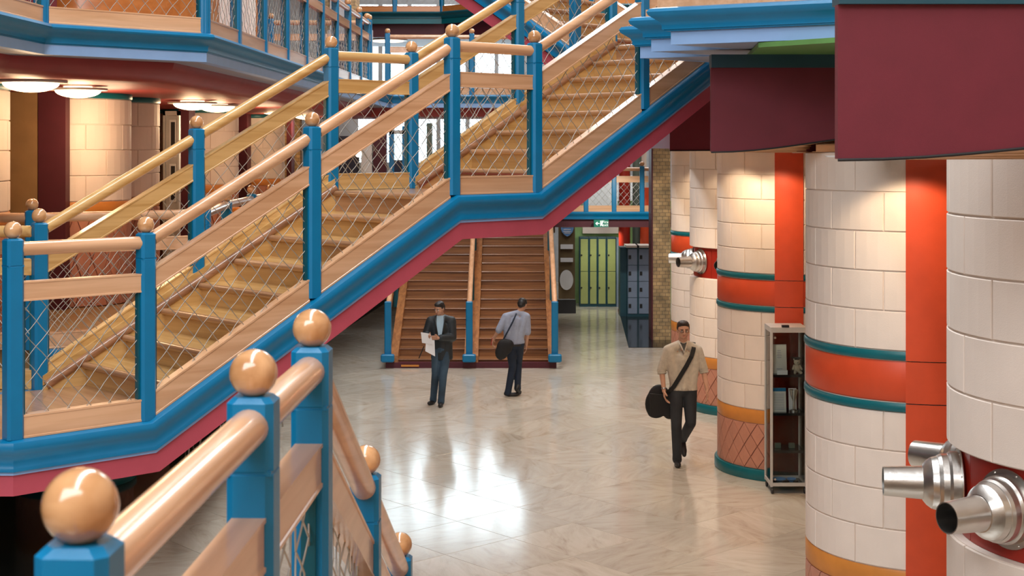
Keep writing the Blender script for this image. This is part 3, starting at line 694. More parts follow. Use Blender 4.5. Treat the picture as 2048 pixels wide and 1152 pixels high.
nozzle((3.62, 21.8), 30, NZ, 'small distant metal air nozzle facing forward beside the strip column edge')
nozzle((3.62, 21.8), 104, NZ, 'small distant metal air nozzle, leftmost of the three on the far column')

# left hand columns on the mezzanine, and the same shafts below
planL = [('diamonds', 1.02), ('ochre', .13), ('blocks', 1.13), ('teal', .07)]
planG = [('base', .1), ('diamonds', .54), ('ochre', .13), ('blocks', 1.18)]
Ls = [(-5.42, 13.2, .72, 'cream block column at the left frame edge on the mezzanine'), (-4.95, 16.1, .62, 'broad cream block column with teal collar behind the left balustrade'),
      (-4.96, 17.45, .62, 'cream block column joined behind the broad one at left'), (-5.05, 23.0, .62, 'cream block column right of the grey door on the mezzanine'), (-4.92, 27.0, .6, 'farthest cream block column of the left row')]
for x, y, r, lb in Ls: column('tiled_column', lb, x, y, r, Z0, planL, Z2 - .43, None, off=R(5))
column('tiled_column', 'shadowed column foot with diamond tiles under the mezzanine at lower left, nearer one', -5.25, 17.1, .68, 0, planG, 1.915, None)
column('tiled_column', 'second shadowed column foot with diamond tiles under the mezzanine, farther back', -5.42, 19.6, .68, 0, planG, 1.915, None)

# ------------------------------------------------------------------ canopies on the right with scalloped lower edge
def canopy(name, label, x0, x1, y, depth, ztop, zl, arch, trim, xb):
    t = thing(name, label, 'canopy', (x0, y, zl)); n = 24; W2 = x1 - x0
    def zb(f): return zl + arch * math.sin(math.pi * f * W2 / 3.2) ** 2
    m = MB(); vs = []; 
    pts = [(x0 + W2 * i / n, zb(i / n)) for i in range(n + 1)]
    for yy in (y, y + 0.05): vs += [(px_, yy, z) for px_, z in pts] + [(px_, yy, ztop) for px_, z in pts]
    k = n + 1; fs = []
    for i in range(n): fs += [(i, i + 1, k + i + 1, k + i), (2 * k + i, 3 * k + i, 3 * k + i + 1, 2 * k + i + 1), (i, 2 * k + i, 2 * k + i + 1, i + 1), (k + i, k + i + 1, 3 * k + i + 1, 3 * k + i)]
    fs += [(0, k, 3 * k, 2 * k), (n, 2 * k + n, 3 * k + n, k + n)]
    m.add(vs, fs); m.build('fascia', M['maroon'], t)
    # side return: runs back to the right so that only the front shows from the hall
    D1 = (xb - x0) * .62; sp = [(x0, y + .05), (xb, y + .05 + D1), (xb, y + depth)]
    m = MB(); m.prism([(sp[0][0], sp[0][1]), (sp[1][0], sp[1][1]), (sp[2][0], sp[2][1]), (sp[2][0] + .05, sp[2][1]), (sp[1][0] + .05, sp[1][1] - .03), (sp[0][0] + .07, sp[0][1])][::-1], zl, ztop); m.build('fascia', M['maroon'], t)
    e = MB(); e.tube([(a, y - .004, z - .004) for a, z in pts], 0.007, 6); e.build('edge_trim', M['black'], t)
    # soffit: slopes from the arched edge down to a flat line behind
    m = MB(); vs = []; rowsn = 6
    for j in range(rowsn + 1):
        f = j / rowsn
        for i in range(n + 1):
            z = (pts[i][1] - 0.004) * (1 - min(1, f * 1.3)) + (zl - 0.02) * min(1, f * 1.3)
            yy = y + 0.02 + (depth - .02) * f; xl = min(xb, x0 + (yy - y) / .62) + .02
            vs.append((max(pts[i][0], xl), yy, z))
    m.add(vs, [(j * (n + 1) + i, j * (n + 1) + i + 1, (j + 1) * (n + 1) + i + 1, (j + 1) * (n + 1) + i) for j in range(rowsn) for i in range(n)])
    k = len(m.v); m.add([(a, b, c + 0.03) for a, b, c in vs], [(j * (n + 1) + i, j * (n + 1) + i + 1, (j + 1) * (n + 1) + i + 1, (j + 1) * (n + 1) + i) for j in range(rowsn) for i in range(n)])
    m.build('soffit', M['peach'], t, smooth=True)
    if trim:
        MB().box(x0 - .0, x1, y - .03, y + .1, ztop, ztop + .10).build('top_trim', M[trim], t)
    return t
canopy('canopy', 'nearest dark red canopy fascia with curved lower edge at top right', 1.303, 5.5, 5.69, 4.6, 4.566, 3.948, .105, 'darkteal', 2.55)
canopy('canopy', 'middle dark red canopy fascia behind the nearest one at top right', 1.525, 5.5, 10.9, 3.3, 4.60, 3.956, .15, 'darkteal', 2.4)
canopy('canopy', 'farthest small dark red canopy fascia beside the top of the brick pier', 1.62, 5.5, 14.6, 3.6, 4.62, 3.956, .02, 'darkteal', 2.4)
canopy('canopy', 'hidden end bay of the dark red canopies over the far column', 2.2, 5.5, 19.2, 8.0, 4.62, 3.956, .02, None, 2.6)
# stacked saw-tooth balcony edges above the canopies
def diamond_slab(cx, cy, label, L=4.2, top=None):
    t = thing('balcony', label, 'balcony', (cx, cy, Z2))
    c = Vector((cx, cy, Z2)); ax = Vector((.875, -.484, 0)); bx = Vector((.737, .676, 0))
    pp = [c + bx * 1.5, c, c + ax * L]
    sweep(pp, PB_M).build('moulding', M['blue'], t, smooth=35)
    tag(sweep(pp, [(-0.06, -.172), (.005, -.172), (.005, -.27), (-.06, -.27)]).build('fascia', M['lightblue'], t), 'pale blue band')
    inn = lambda k: c + (ax + bx) * k
    m = MB(); a = inn(.05); m.prism([((a).x, (a).y), ((a + ax * L).x, (a + ax * L).y), ((a + ax * L + bx * 1.3).x, (a + ax * L + bx * 1.3).y), ((a + bx * 1.3).x, (a + bx * 1.3).y)], Z2 - .27, Z2 - .01)
    m.build('deck', M['greyblue'], t)
    sweep([inn(.045) + bx * 1.4, inn(.045), inn(.045) + ax * L], [(-.02, 0), (.02, 0), (.02, .14), (-.02, .14)]).build('bottom_board', M['maple_u'], t)
    return t
diamond_slab(1.17, 10.4, 'nearest blue and pale blue balcony corner above the middle canopy', L=3.4)
diamond_slab(1.10, 11.15, 'second blue balcony corner stepping back behind the nearest corner', L=3.2)
diamond_slab(1.09, 12.0, 'third blue balcony corner, touching the big staircase balustrade', L=3.2)
g_ = MB(); g_.prism([(1.75, 10.1), (4.2, 7.45), (5.4, 7.45), (5.4, 12.5), (2.0, 12.5)], Z2 - .31, Z2 - .275); tag(g_.build('soffit_panel', M['green']), 'green soffit strip under the pale blue balcony band at top right', 'panel')

# ------------------------------------------------------------------ twin-flight stair at the back
bx0, bx1 = at(772, 25.9), at(1112, 25.9)
bst = thing('staircase', 'wide oak double flight at the back, divided by a central rail, rising away', 'staircase', ((bx0 + bx1) / 2, 25.7, 0))
NB, rb, gb, yb = 17, 0.150, 0.30, 25.75
xm = at(941, 25.7); edges = [bx0 + .2, xm, bx1 - .14]
for a, b in ((edges[0] + .02, xm - .09), (xm + .13, edges[2])):
    for k in range(NB):
        y = yb + gb * k; z = rb * (k + 1)
        MB().box(a, b, y, y + .02, z - rb - .01, z - .02).build('riser', M['oak'], bst)
        MB().box(a, b, y, y + gb + .02, z - .03, z).build('tread', M['oak'], bst)
        MB().tube([(a, y - .008, z - .017), (b, y - .008, z - .017)], 0.017, 8).build('nosing', M['oak'], bst, smooth=40)
def inc(x0, x1, za, zb_, nm, mat, ya=yb - .12, yz=yb + gb * NB):
    z0 = 0.0; zt = rb * NB
    m = MB(); m.extr([(x0, ya, z0 + za), (x0, yz, zt + za), (x0, yz, zt + zb_), (x0, ya, z0 + zb_)], (x1 - x0, 0, 0)); return m.build(nm, M[mat], bst)
for x0, x1 in ((bx0 + .1, bx0 + .24), (xm - .11, xm + .14), (bx1 - .15, bx1 - .05)): inc(x0, x1, 0.0, .22, 'stringer', 'oak_y')
MB().box(bx0 + .02, bx1, yb - .14, yb - .02, 0, .1).build('plinth', M['darkmaroon'], bst)
MB().box(bx0 + .3, bx0 + .62, yb - .16, yb - .14, .03, .06).build('brass_plate', M['ochre'], bst)
inc(bx0 + .05, bx1 - .05, -.3, -.12, 'underside', 'red', ya=yb + .6)
for xc in (bx0 + .06, xm - .02, bx1 - .03):
    def rl(y): return max(0, (y - yb)) * rb / gb
    m = MB(); m.obox((xc, yb - .2, .19), (1, 0, 0), (0, 1, 0), (0, 0, 1), .12, .07, .07, .02); m.build('foot_block', M['blue'], bst)
    m = MB(); m.obox((xc, yb - .12, .72), (1, 0, 0), (0, 1, 0), (0, 0, 1), .06, .055, .48, .014); m.build('newel_post', M['blue'], bst)
    for yy in (yb + 1.6, yb + 3.3, yb + 5.0):
        m = MB(); m.obox((xc, yy, rl(yy) + .6), (1, 0, 0), (0, 1, 0), (0, 0, 1), .045, .05, .5, .012); m.build('newel_post', M['blue_dark'], bst)
    seg = [yb - .1, yb + 1.55, yb + 3.25, yb + 5.0]
    for a, b in zip(seg[:-1], seg[1:]):
        MB().tube([(xc, a + .04, 1.13 + rl(a)), (xc, b - .04, 1.13 + rl(b))], .048, 14).build('handrail', M['maple_y'], bst, smooth=40)
        MB().ball((xc, a + .03, 1.13 + rl(a)), .052, 14, 8).build('rail_end', M['maple_y'], bst, smooth=True)
        m = MB(); m.extr([(xc - .02, a, .78 + rl(a)), (xc - .02, b, .78 + rl(b)), (xc - .02, b, .9 + rl(b)), (xc - .02, a, .9 + rl(a))], (.04, 0, 0)); m.build('mid_rail', M['oak_y'], bst)

# mezzanine bridge beyond it
ZB = 2.56; brg = thing('bridge', 'blue edged mezzanine bridge over the locker passage at the back', 'bridge', (2.2, 31.6, ZB))
bq = [Vector((-2.6, 31.3, ZB)), Vector((1.0, 31.3, ZB)), Vector((3.02, 31.3, ZB))]
sweep(bq, PB_M).build('moulding', M['blue'], brg, smooth=35)
sweep(bq, PB_r).build('cove', M['darkmaroon'], brg, smooth=40)
MB().box(-2.6, 3.1, 31.35, 33.0, ZB - .35, ZB - .02).box(3.1, 5.6, 31.35, 33.0, ZB - .35, ZB - .02).build('deck', M['darkmaroon'], brg)
px_ = [at(1172, 31.3), at(1228, 31.3), at(1284, 31.3)]
for x in px_: post(brg, Vector((x, 31.3, ZB)), (1, 0), h=1.0)
for a, b in zip([px_[0] - .62] + px_, px_ + [3.05]):
    A, B = Vector((a, 31.3, ZB)), Vector((b, 31.3, ZB))
    MB().tube([A + UP * .93, B + UP * .93], .042, 12).build('handrail', M['maple_x'], brg, smooth=40)
    MB().box(a + .05, b - .05, 31.27, 31.33, ZB + .64, ZB + .78).build('mid_rail', M['maple_x'], brg)
    MB().box(a + .05, b - .05, 31.27, 31.33, ZB, ZB + .13).build('bottom_board', M['maple_x'], brg)
    if b - a > .3: wire_mesh(A + Vector((.05, 0, 0)), B - Vector((.05, 0, 0)), .12, .65, brg, n=3, r=.0045)

# exit sign
sg = thing('exit_sign', 'green fire exit sign with left arrow hung on the bridge edge', 'sign', (at(1202, 31.0), 31.0, 2.3))
sx = at(1188, 31.05); ex = at(1217, 31.05); zt, zb_ = zat(440, 31.05), zat(454, 31.05)
MB().box(sx, ex, 31.04, 31.19, zb_, zt).build('panel', emis('exit_green', (0.0, 0.16, 0.10), 0.25), sg)
def text(body, size, loc, mat, parent, rot=(R(90), 0, 0), nm='lettering', align='LEFT'):
    cu = bpy.data.curves.new('t', 'FONT'); cu.body = body; cu.size = size; cu.extrude = 0.002; cu.align_x = align; cu.resolution_u = 3
    tmp = bpy.data.objects.new('t', cu); COL.objects.link(tmp); bpy.context.view_layer.update()
    me = bpy.data.meshes.new_from_object(tmp.evaluated_get(bpy.context.evaluated_depsgraph_get())); bpy.data.objects.remove(tmp)
    me.materials.clear(); me.materials.append(mat); from mathutils import Euler
    return link(nm, me, parent, Matrix.Translation(loc) @ Euler(rot).to_matrix().to_4x4())
wl = emis('sign_white', (.85, .9, .88), .5)
text('Fire', .085, (ex - .135, 31.035, zb_ + .082), wl, sg); text('exit', .085, (ex - .135, 31.035, zb_ + .018), wl, sg)
m = MB(); ax_, az = sx + .03, (zt + zb_) / 2
m.box(ax_ + .01, ax_ + .09, 31.03, 31.038, az - .008, az + .008); m.extr([(ax_, 31.03, az), (ax_ + .04, 31.03, az + .04), (ax_ + .055, 31.03, az + .03), (ax_ + .025, 31.03, az), (ax_ + .055, 31.03, az - .03), (ax_ + .04, 31.03, az - .04)], (0, .008, 0)); m.build('arrow', wl, sg)
m = MB(); m.box(sx + .135, sx + .145, 31.03, 31.038, az - .06, az + .06).box(sx + .175, sx + .185, 31.03, 31.038, az - .06, az + .06).box(sx + .135, sx + .185, 31.03, 31.038, az + .05, az + .06).ball((sx + .16, 31.034, az + .03), .012, 8, 6).box(sx + .15, sx + .17, 31.03, 31.038, az - .045, az + .015); m.build('pictogram', wl, sg)

# brick pier, pipes, red posts
pr_ = thing('brick_pier', 'tall old brick pier between the lockers and the tiled columns', 'pier', (3.16, 29.3, 0))
MB().box(at(1306, 29.3), at(1341, 29.3), 29.3, 30.0, 0, 4.02).build('shaft', M['brick'], pr_)
m = MB(); m.box(at(1303, 29.3), at(1307, 29.3), 29.32, 29.9, 0, 4.0); m.build('edge_strip', M['darkmaroon'], pr_)
for nm, lab, x, y, r, mt, z1 in (('round_post', 'dark maroon round post behind the bridge railing', 1249, 34.4, .14, 'bandred', 6.4), ('drain_pipe', 'grey green pipe rising beside the maroon post', 1274, 34.4, .11, 'pipegreen', 6.4), ('round_post', 'orange red round post above the blue-grey lockers', 1291, 34.2, .13, 'orange', 3.0), ('round_post', 'cream round post between pipe and brick pier', 1285, 36, .1, 'cream', 6.4)):
    t = thing(nm, lab, 'pipe' if 'pipe' in nm else 'post', (at(px := x, y), y, 0)); c = (at(x, y), y, 0)
    MB().lathe([(.001, 0), (r, 0), (r, z1), (.001, z1)], c, n=28).build('shaft', M[mt], t, smooth=35)
    MB().lathe([(r - .005, 0), (r + .02, 0), (r + .02, .06), (r - .005, .07)], c, n=28).build('collar', M[mt], t, smooth=35)

# lockers
def locker(label, x, y, w, h, n, mat, frame, group, lockside=.2, d=.5, top=None):
    t = thing('locker', label, 'locker', (x + w / 2, y, 0), group)
    MB().box(x, x + w, y, y + d, .0, h).build('carcass', M[frame], t)
    dh = (h - .1) / n
    for i in range(n):
        z0 = .07 + i * dh
        m = MB(); m.obox((x + w / 2, y - .012, z0 + dh / 2), (1, 0, 0), (0, 0, 1), (0, -1, 0), w / 2 - .022, dh / 2 - .006, .012, .003); dr = m.build('door', M[mat], t)
        if n > 2:
            MB().box(x + w * lockside - .03, x + w * lockside + .03, y - .045, y - .024, z0 + dh * .5 - .045, z0 + dh * .5 + .045).build('lock', M['black'], dr)
        else: MB().lathe([(.001, .02), (.02, .02), (.02, 0)], (x + w * lockside, y - .024, z0 + dh * .5), (0, -1, 0), 12).build('lock', M['black'], dr)
    if top: MB().box(x - .02, x + w + .02, y - .03, y + d, h, h + .05).build('top_board', M[top], t)
    return t
yl = 33.3
xa, xb, xc_ = at(1254, yl), at(1276, yl), at(1299, yl)
locker('blue-grey metal locker with four doors, left of the pair beside the brick pier', xa, yl, xb - xa, 1.62, 4, 'bluegrey', 'darkteal', 'blue-grey lockers', .25, .6, 'cream')
locker('blue-grey metal locker with four doors, right one touching the brick pier', xb, yl, xc_ - xb, 1.62, 4, 'bluegrey', 'darkteal', 'blue-grey lockers', .25, .6, 'cream')
yg = 35.4; gx = [1159, 1178, 1195, 1213, 1233]
gl = ['leftmost of the four', 'second from the left of the four', 'third from the left of the four', 'rightmost of the four']
for i in range(4):
    a, b = at(gx[i], yg), at(gx[i + 1], yg)
    locker('tall olive green two-door locker, ' + gl[i], a + .005, yg + .0, b - a - .01, 1.72, 2, 'olive', 'darkteal', 'olive green lockers', .2)
m = MB(); m.box(at(1233, yg), at(1242, yg), yg - .02, yg + .5, 0, 1.7); tag(m.build('locker_end_panel', M['bluegrey']), 'dark blue-grey end panel at the right of the olive lockers', 'panel')
tag(MB().box(at(1240, 33.4), xa - .005, 33.36, 33.9, 0, 1.62).build('locker_side_panel', M['darkteal']), 'dark perforated side panel left of the blue-grey lockers', 'panel')
tag(MB().box(2.0, 3.5, 38.5, 38.6, 0, 3.2).build('window_stand_in', M['white']), 'pale panel standing in for the bright window behind the bridge railing above the lockers', 'screen')  # white panel added in place of the bright window
spot('stand_in_spot', (2.7, 36.6, 5.5), 260, (.9, .96, 1), 60, .8, (2.7, 38.5, 2.4))  # spot added only to brighten the stand-in panel
# passage walls
struct('wall_passage', MB().box(at(1150, 36.2), at(1345, 36.2), 36.2, 36.35, 0, 1.86).box(at(1150, 36.2), at(1165, 36.2), 36.2, 36.35, 1.86, 2.6).box(at(1236, 36.2), at(1345, 36.2), 36.2, 36.35, 1.86, 2.6), M['limewall'])
MB().box(at(1165, 36.1), at(1236, 36.1), 36.0, 36.2, zat(455, 36), zat(467, 36)).build('cream_lintel', M['cream']); tag(bpy.data.objects['cream_lintel'], 'pale beam above the passage window behind the lockers', 'beam')
nb_ = thing('notice_board', 'tall brown notice board with a blue shield sign and white labels at the passage entrance', 'board', (at(1134, 34), 34, 0))
MB().box(at(1117, 34), at(1150, 34), 34.0, 34.1, zat(598, 34), zat(444, 34)).build('board', M['brown'], nb_)
MB().box(at(1117, 34) - .02, at(1150, 34) + .02, 33.98, 34.12, 0, zat(600, 34)).build('kick_plate', M['black'], nb_)
sh = [(1122, 446), (1147, 446), (1147, 458), (1145, 464), (1140, 470), (1134.5, 473), (1129, 470), (1124, 464), (1122, 458)]
M['signblue'] = plain('sky_blue_sign', (0.16, 0.36, 0.72), 0.4)
s_ = MB(); s_.extr([(at(a, 33.95), 33.95, zat(b, 33.95)) for a, b in sh], (0, .03, 0)); shd = s_.build('shield_sign', M['signblue'], nb_)
for zz, ww in ((451, 20), (454, 21), (459, 14), (463, 16), (466, 12)):
    MB().box(at(1134.5 - ww / 2, 33.94), at(1134.5 + ww / 2, 33.94), 33.94, 33.952, zat(zz + .7, 33.94), zat(zz - .7, 33.94)).build('text_line', M['white'], shd)
for z0, z1 in ((498, 489), (524, 516)): MB().box(at(1121, 33.96), at(1146, 33.96), 33.95, 33.99, zat(z0, 33.96), zat(z1, 33.96)).build('white_label', M['white'], nb_)
m = MB(); m.extr([(at(1133 + 13.5 * math.cos(R(a)), 33.96), 33.96, zat(560 + 20 * math.sin(R(a)), 33.96)) for a in range(0, 360, 12)], (0, .03, 0)); m.build('white_oval', M['white'], nb_)

# ------------------------------------------------------------------ mezzanine interior at left
def pier(label, p0, p1, d, z0, z1, mat, dep=.4, nm='pilaster', cat='pilaster'):
    t = MB().box(at(p0, d), at(p1, d), d, d + dep, z0, z1).build(nm, M[mat]); tag(t, label, cat); return t
ZC = Z2 - .43
pier('dark maroon pilaster left of the broad cream column', 75, 131, 15.3, Z0, ZC, 'darkmaroon', .15)
pnl = pier('tan wall panel with a small switch at the far left', 0, 76, 15.3, Z0, ZC, 'tan', .15, 'wall_panel', 'panel')
MB().box(at(17, 15.5), at(29, 15.5), 15.27, 15.3, zat(309, 15.5), zat(287, 15.5)).build('switch_plate', M['cwall'], pnl)
MB().box(at(13, 15.5), at(28, 15.5), 15.25, 15.3, zat(392, 15.5), zat(378, 15.5)).build('call_box', M['bandred'], pnl)
pier('dark maroon pilaster right of the grey framed door', 357, 378, 20.6, Z0, ZC, 'darkmaroon')
pier('dark maroon pilaster between the far cream columns', 476, 494, 25.8, Z0, ZC, 'darkmaroon')
pier('dark maroon pilaster beside the brick wall', 573, 583, 28.4, Z0, ZC, 'darkmaroon')
d2 = 19.6; dr = bpy.data.objects.new('door_1', None); COL.objects.link(dr); dr.location = (at(342, d2), d2, Z0); dr['kind'] = 'structure'
dx0, dx1 = at(326, d2), at(358, d2); dt = zat(222, d2)
m = MB(); m.box(dx0, dx0 + .03, d2, d2 + .1, Z0, dt).box(dx1 - .03, dx1, d2, d2 + .1, Z0, dt).box(dx0, dx1, d2, d2 + .1, dt - .06, dt); m.build('frame', M['grey'], dr)
MB().box(dx0 + .035, dx1 - .035, d2 + .03, d2 + .07, Z0, dt - .065).build('leaf', M['grey'], dr)
for z0_, z1_ in ((zat(310, d2), zat(244, d2)), (zat(400, d2), zat(332, d2))):
    MB().box(dx0 + .085, dx1 - .04, d2 + .018, d2 + .03, z0_ - .03, z1_ + .03).build('pane_frame', M['white'], dr)
    MB().box(dx0 + .105, dx1 - .06, d2 + .012, d2 + .02, z0_, z1_).build('pane', M['black'], dr)
struct('wall_back_left', MB().box(-9, -4.4, 29.5, 29.8, Z0, ZC), M['brick'])
# round ceiling lights on the mezzanine ceiling
def ceil_light(px, y, py, w, label, watt=14):
    x = at(px, y); z = zat(py, y); r = w / F_PX * y / 2
    t = thing('ceiling_light', label, 'light', (x, y, ZC), 'round warm ceiling lights under the balcony')
    MB().lathe([(.001, ZC), (r * .62, ZC), (r * .62, z + .06), (.001, z + .06)], (x, y, 0), n=36).build('housing', M['lamp'], t, smooth=35)
    MB().lathe([(r * .3, z + .035), (r * 1.28, z + .035), (r * 1.28, z + .055), (r * .3, z + .055)], (x, y, 0), n=40).build('rim_disc', M['grey'], t, smooth=35)
    b = MB(); b.lathe([(r * math.cos(R(a)), z + .035 - r * .34 * math.sin(R(a))) for a in (0, 15, 30, 45, 60, 75, 89)], (x, y, 0), n=36); b.build('diffuser', M['lamp'], t, smooth=True)
    point('lamp_glow', (x, y, z - .15), watt, (1, .68, .38), .12)
ceil_light(62, 12.6, 174, 110, 'round warm ceiling light at far left under the balcony')
ceil_light(156, 13.9, 188, 90, 'round warm ceiling light, second from the left under the balcony')
ceil_light(385, 18.3, 213, 76, 'round warm ceiling light left of the middle pair behind the tall handrail', 17)
ceil_light(434, 19.8, 218, 70, 'round warm ceiling light right of the middle pair behind the tall handrail', 17)
ceil_light(548, 25.5, 224, 56, 'round warm ceiling light seen between handrail and mid rail farther back', 17)
ceil_light(612, 28.3, 234, 50, 'round warm ceiling light above the far brick wall', 25)
point('mezzanine_warm_fill_lamp', (-4.3, 15.0, 4.2), 25, (1, .7, .42), .3)
point('mezzanine_warm_fill_lamp', (-3.8, 21.5, 4.2), 25, (1, .7, .42), .3)
# ochre tub seats on the mezzanine
for i, (px, py, y, lb) in enumerate(((498, 384, 21.0, 'orange upholstered round seat near the far mezzanine rail'), (612, 372, 24.0, 'small round seat half hidden behind the far mezzanine rail'))):
    x = at(px, y); t = thing('tub_seat', lb, 'seat', (x, y, Z0))
    MB().lathe([(.001, 0), (.22, 0), (.24, .1), (.3, .4), (.31, .46), (.28, .5), (.001, .5)], (x, y, Z0 + .35), n=28).build('cushion', M['ochre'], t, smooth=50)
    MB().lathe([(.001, 0), (.2, 0), (.2, .03), (.04, .05), (.04, .36), (.001, .36)], (x, y, Z0), n=20).build('pedestal', M['black'], t, smooth=35)
gl_ = thing('globe_lamp', 'small glowing globe lamp behind the mesh below the crossing balcony', 'lamp', (at(717, 27), 27, Z0))
MB().ball((at(717, 27), 27, zat(308, 27)), .06).build('globe', M['bulb'], gl_, smooth=True)
MB().tube([(at(717, 27), 27, Z0), (at(717, 27), 27, zat(314, 27))], .015, 8).build('stem', M['black'], gl_); MB().lathe([(.001, 0), (.12, 0), (.12, .02), (.001, .03)], (at(717, 27), 27, Z0), n=16).build('base', M['black'], gl_)
# ------------------------------------------------------------------ things under and behind the crossing balcony
def bg(label, nm, cat, p0, p1, y0_, zb0, d, mat, dep=.3):
    t = MB().box(at(p0, d), at(p1, d), d, d + dep, zb0, zat(y0_, d)).build(nm, M[mat]); tag(t, label, cat); return t
dk = MB().box(-8.9, 1.0, 33.05, 41.95, 1.98, 2.23); tag(dk.build('rear_deck', M['tan']), 'rear mezzanine floor behind the crossing balcony', 'floor')
bg('cream panelled pier left of the maroon one under the crossing balcony', 'panelled_pier', 'pier', 722, 744, 268, 2.23, 33.2, 'cream')
bg('dark maroon pier beside the blue framed doorway under the crossing balcony', 'maroon_pier', 'pier', 746, 772, 262, 2.23, 33.2, 'darkmaroon')
bg('grey stone pier between the bright far windows', 'stone_pier', 'pier', 853, 864, 246, 2.23, 34, 'pipegreen')
bg('pale grey screen under the crossing balcony at left', 'screen', 'screen', 664, 716, 232, 2.24, 33.5, 'plaster', .1)
bg('dark blue screen below the pale one at left', 'screen', 'screen', 664, 718, 272, 2.24, 33.3, 'navy', .1)
fr_ = thing('door_frame', 'blue framed glazed doorway beyond the maroon pier', 'door', (at(800, 33.5), 33.5, Z0))
for p0, p1 in ((778, 788), (804, 812)): MB().box(at(p0, 33.5), at(p1, 33.5), 33.5, 33.7, Z0, zat(252, 33.5)).build('jamb', M['blue'], fr_)
MB().box(at(778, 33.5), at(812, 33.5), 33.5, 33.7, zat(268, 33.5), zat(260, 33.5)).build('lintel', M['grey'], fr_)
MB().box(at(788, 33.5), at(804, 33.5), 33.58, 33.6, Z0, zat(268, 33.5)).build('pane', M['glass'], fr_)
MB().box(at(788, 33.5), at(804, 33.5), 33.55, 33.66, Z0, zat(320, 33.5)).build('bottom_panel', M['navy'], fr_)
# upper background: brick pier with white cladding, high bridge with its round light
wp_ = thing('clad_pier', 'white clad square pier with brick edges at the top behind the balcony', 'pier', (at(690, 30), 30, 2.0))
MB().box(at(660, 30), at(694, 30), 30, 30.8, Z2, 10).build('cladding', M['plaster'], wp_)
MB().box(at(694, 30), at(710, 30), 30.1, 30.9, Z2, 10).build('brick_core', M['brick'], wp_); MB().box(at(648, 30), at(660, 30), 30.1, 30.9, Z2, 10).build('brick_core', M['brick'], wp_)
ZH = 7.35; hb = thing('high_bridge', 'high blue edged bridge with maroon underside at the top centre', 'bridge', (0, 36, ZH))
hp = [Vector((-4.1, 35.5, ZH)), Vector((-1.75, 35.5, ZH)), Vector((0.6, 33.5, ZH)), Vector((3.5, 33.5, ZH))]
sweep(hp, PB_M).build('moulding', M['blue_dark'], hb, smooth=35); sweep(hp, [(-.06, -.172), (.02, -.172), (.02, -.3), (-.06, -.3)]).build('fascia', M['teal'], hb)
m = MB(); m.prism([(-4.1, 35.7), (-1.7, 35.7), (.7, 33.7), (3.5, 33.7), (3.5, 39), (-4.1, 39)], ZH - .62, ZH - .25); m.build('underside', M['darkmaroon'], hb)
for a, b in zip(hp[:-1], hp[1:]):
    L = (b - a).length; nn = max(1, round(L / 1.5))
    for j in range(nn):
        p = a + (b - a) * j / nn; q = a + (b - a) * (j + 1) / nn; post(hb, p, b - a); bay(hb, p, q, M['desk'], wr=3, mid=False)
hl = thing('ceiling_light', 'round recessed light glowing under the high bridge at the top', 'light', (at(776, 36.5), 36.5, ZH - .62))
MB().lathe([(.001, -.05), (.38, -.05), (.42, -.02), (.42, 0), (.001, 0)], (at(776, 36.5), 36.5, ZH - .62), n=32).build('diffuser', M['lamp'], hl, smooth=35)
MB().lathe([(.40, -.03), (.5, -.03), (.5, 0), (.40, 0)], (at(776, 36.5), 36.5, ZH - .62), n=32).build('rim', M['grey'], hl)
nv = bg('dark navy panel with pale frame behind the upper balustrade', 'navy_panel', 'panel', 672, 707, 72, Z2 - .01, 29.4, 'navy', .1)
bg('pale wall behind the upper balustrade', 'pale_screen', 'screen', 655, 745, 60, Z2 - .01, 29.9, 'plaster', .1)
# things on the upper balcony behind the mesh, top left
ds = thing('reception_desk', 'curved orange wood desk behind the mesh of the upper balcony', 'desk', (-3.9, 16.5, Z2))
m = MB(); vs = [];
for z in (Z2, Z2 + 1.1):
    for rr in (1.3, 1.36): vs += [(-4.9 + rr * math.cos(R(a)), 17.2 - rr * math.sin(R(a)) * 1.2, z) for a in range(0, 131, 10)]
k = 14; fs = []
for i in range(13): fs += [(i, i + 1, 2 * k + i + 1, 2 * k + i), (k + i, k + i + 1, 3 * k + i + 1, 3 * k + i), (i, i + 1, k + i + 1, k + i), (2 * k + i, 2 * k + i + 1, 3 * k + i + 1, 3 * k + i)]
fs += [(0, k, 3 * k, 2 * k), (13, k + 13, 3 * k + 13, 2 * k + 13)]
m.add(vs, fs); m.build('front', M['desk'], ds, smooth=40)
MB().lathe([(.001, Z2 + 1.1), (1.42, Z2 + 1.1), (1.42, Z2 + 1.14), (.001, Z2 + 1.14)], (-4.9, 17.2, 0), n=40).build('top', M['maple_x'], ds, smooth=35)
struct('wall_upper_left', MB().box(-8.9, -7.2, 6, 34, Z2, 9.5).box(-7.2, -4.6, 26, 26.3, Z2, 9.5), M['darkwall'])
for i, (x, y, mt) in enumerate(((-5.4, 21, 'maroon'), (-4.5, 23.5, 'desk'), (-5.2, 14.6, 'maroon'), (-4.4, 21.8, 'cream'))):
    lb = ['maroon bookcase block deep behind the upper mesh', 'orange wood cupboard deep behind the upper mesh', 'low maroon cabinet at the upper left behind the desk', 'pale cupboard behind the receding upper mesh'][i]
    t = thing('cupboard', lb, 'cupboard', (x, y, Z2)); MB().box(x - .4, x + .4, y, y + .4, Z2, Z2 + 1.5).build('carcass', M[mt], t)
    for s in (-1, 1): MB().box(x + (.01 if s > 0 else -.38), x + (.38 if s > 0 else -.01), y - .02, y, Z2 + .08, Z2 + 1.46).build('door', M[mt], t)

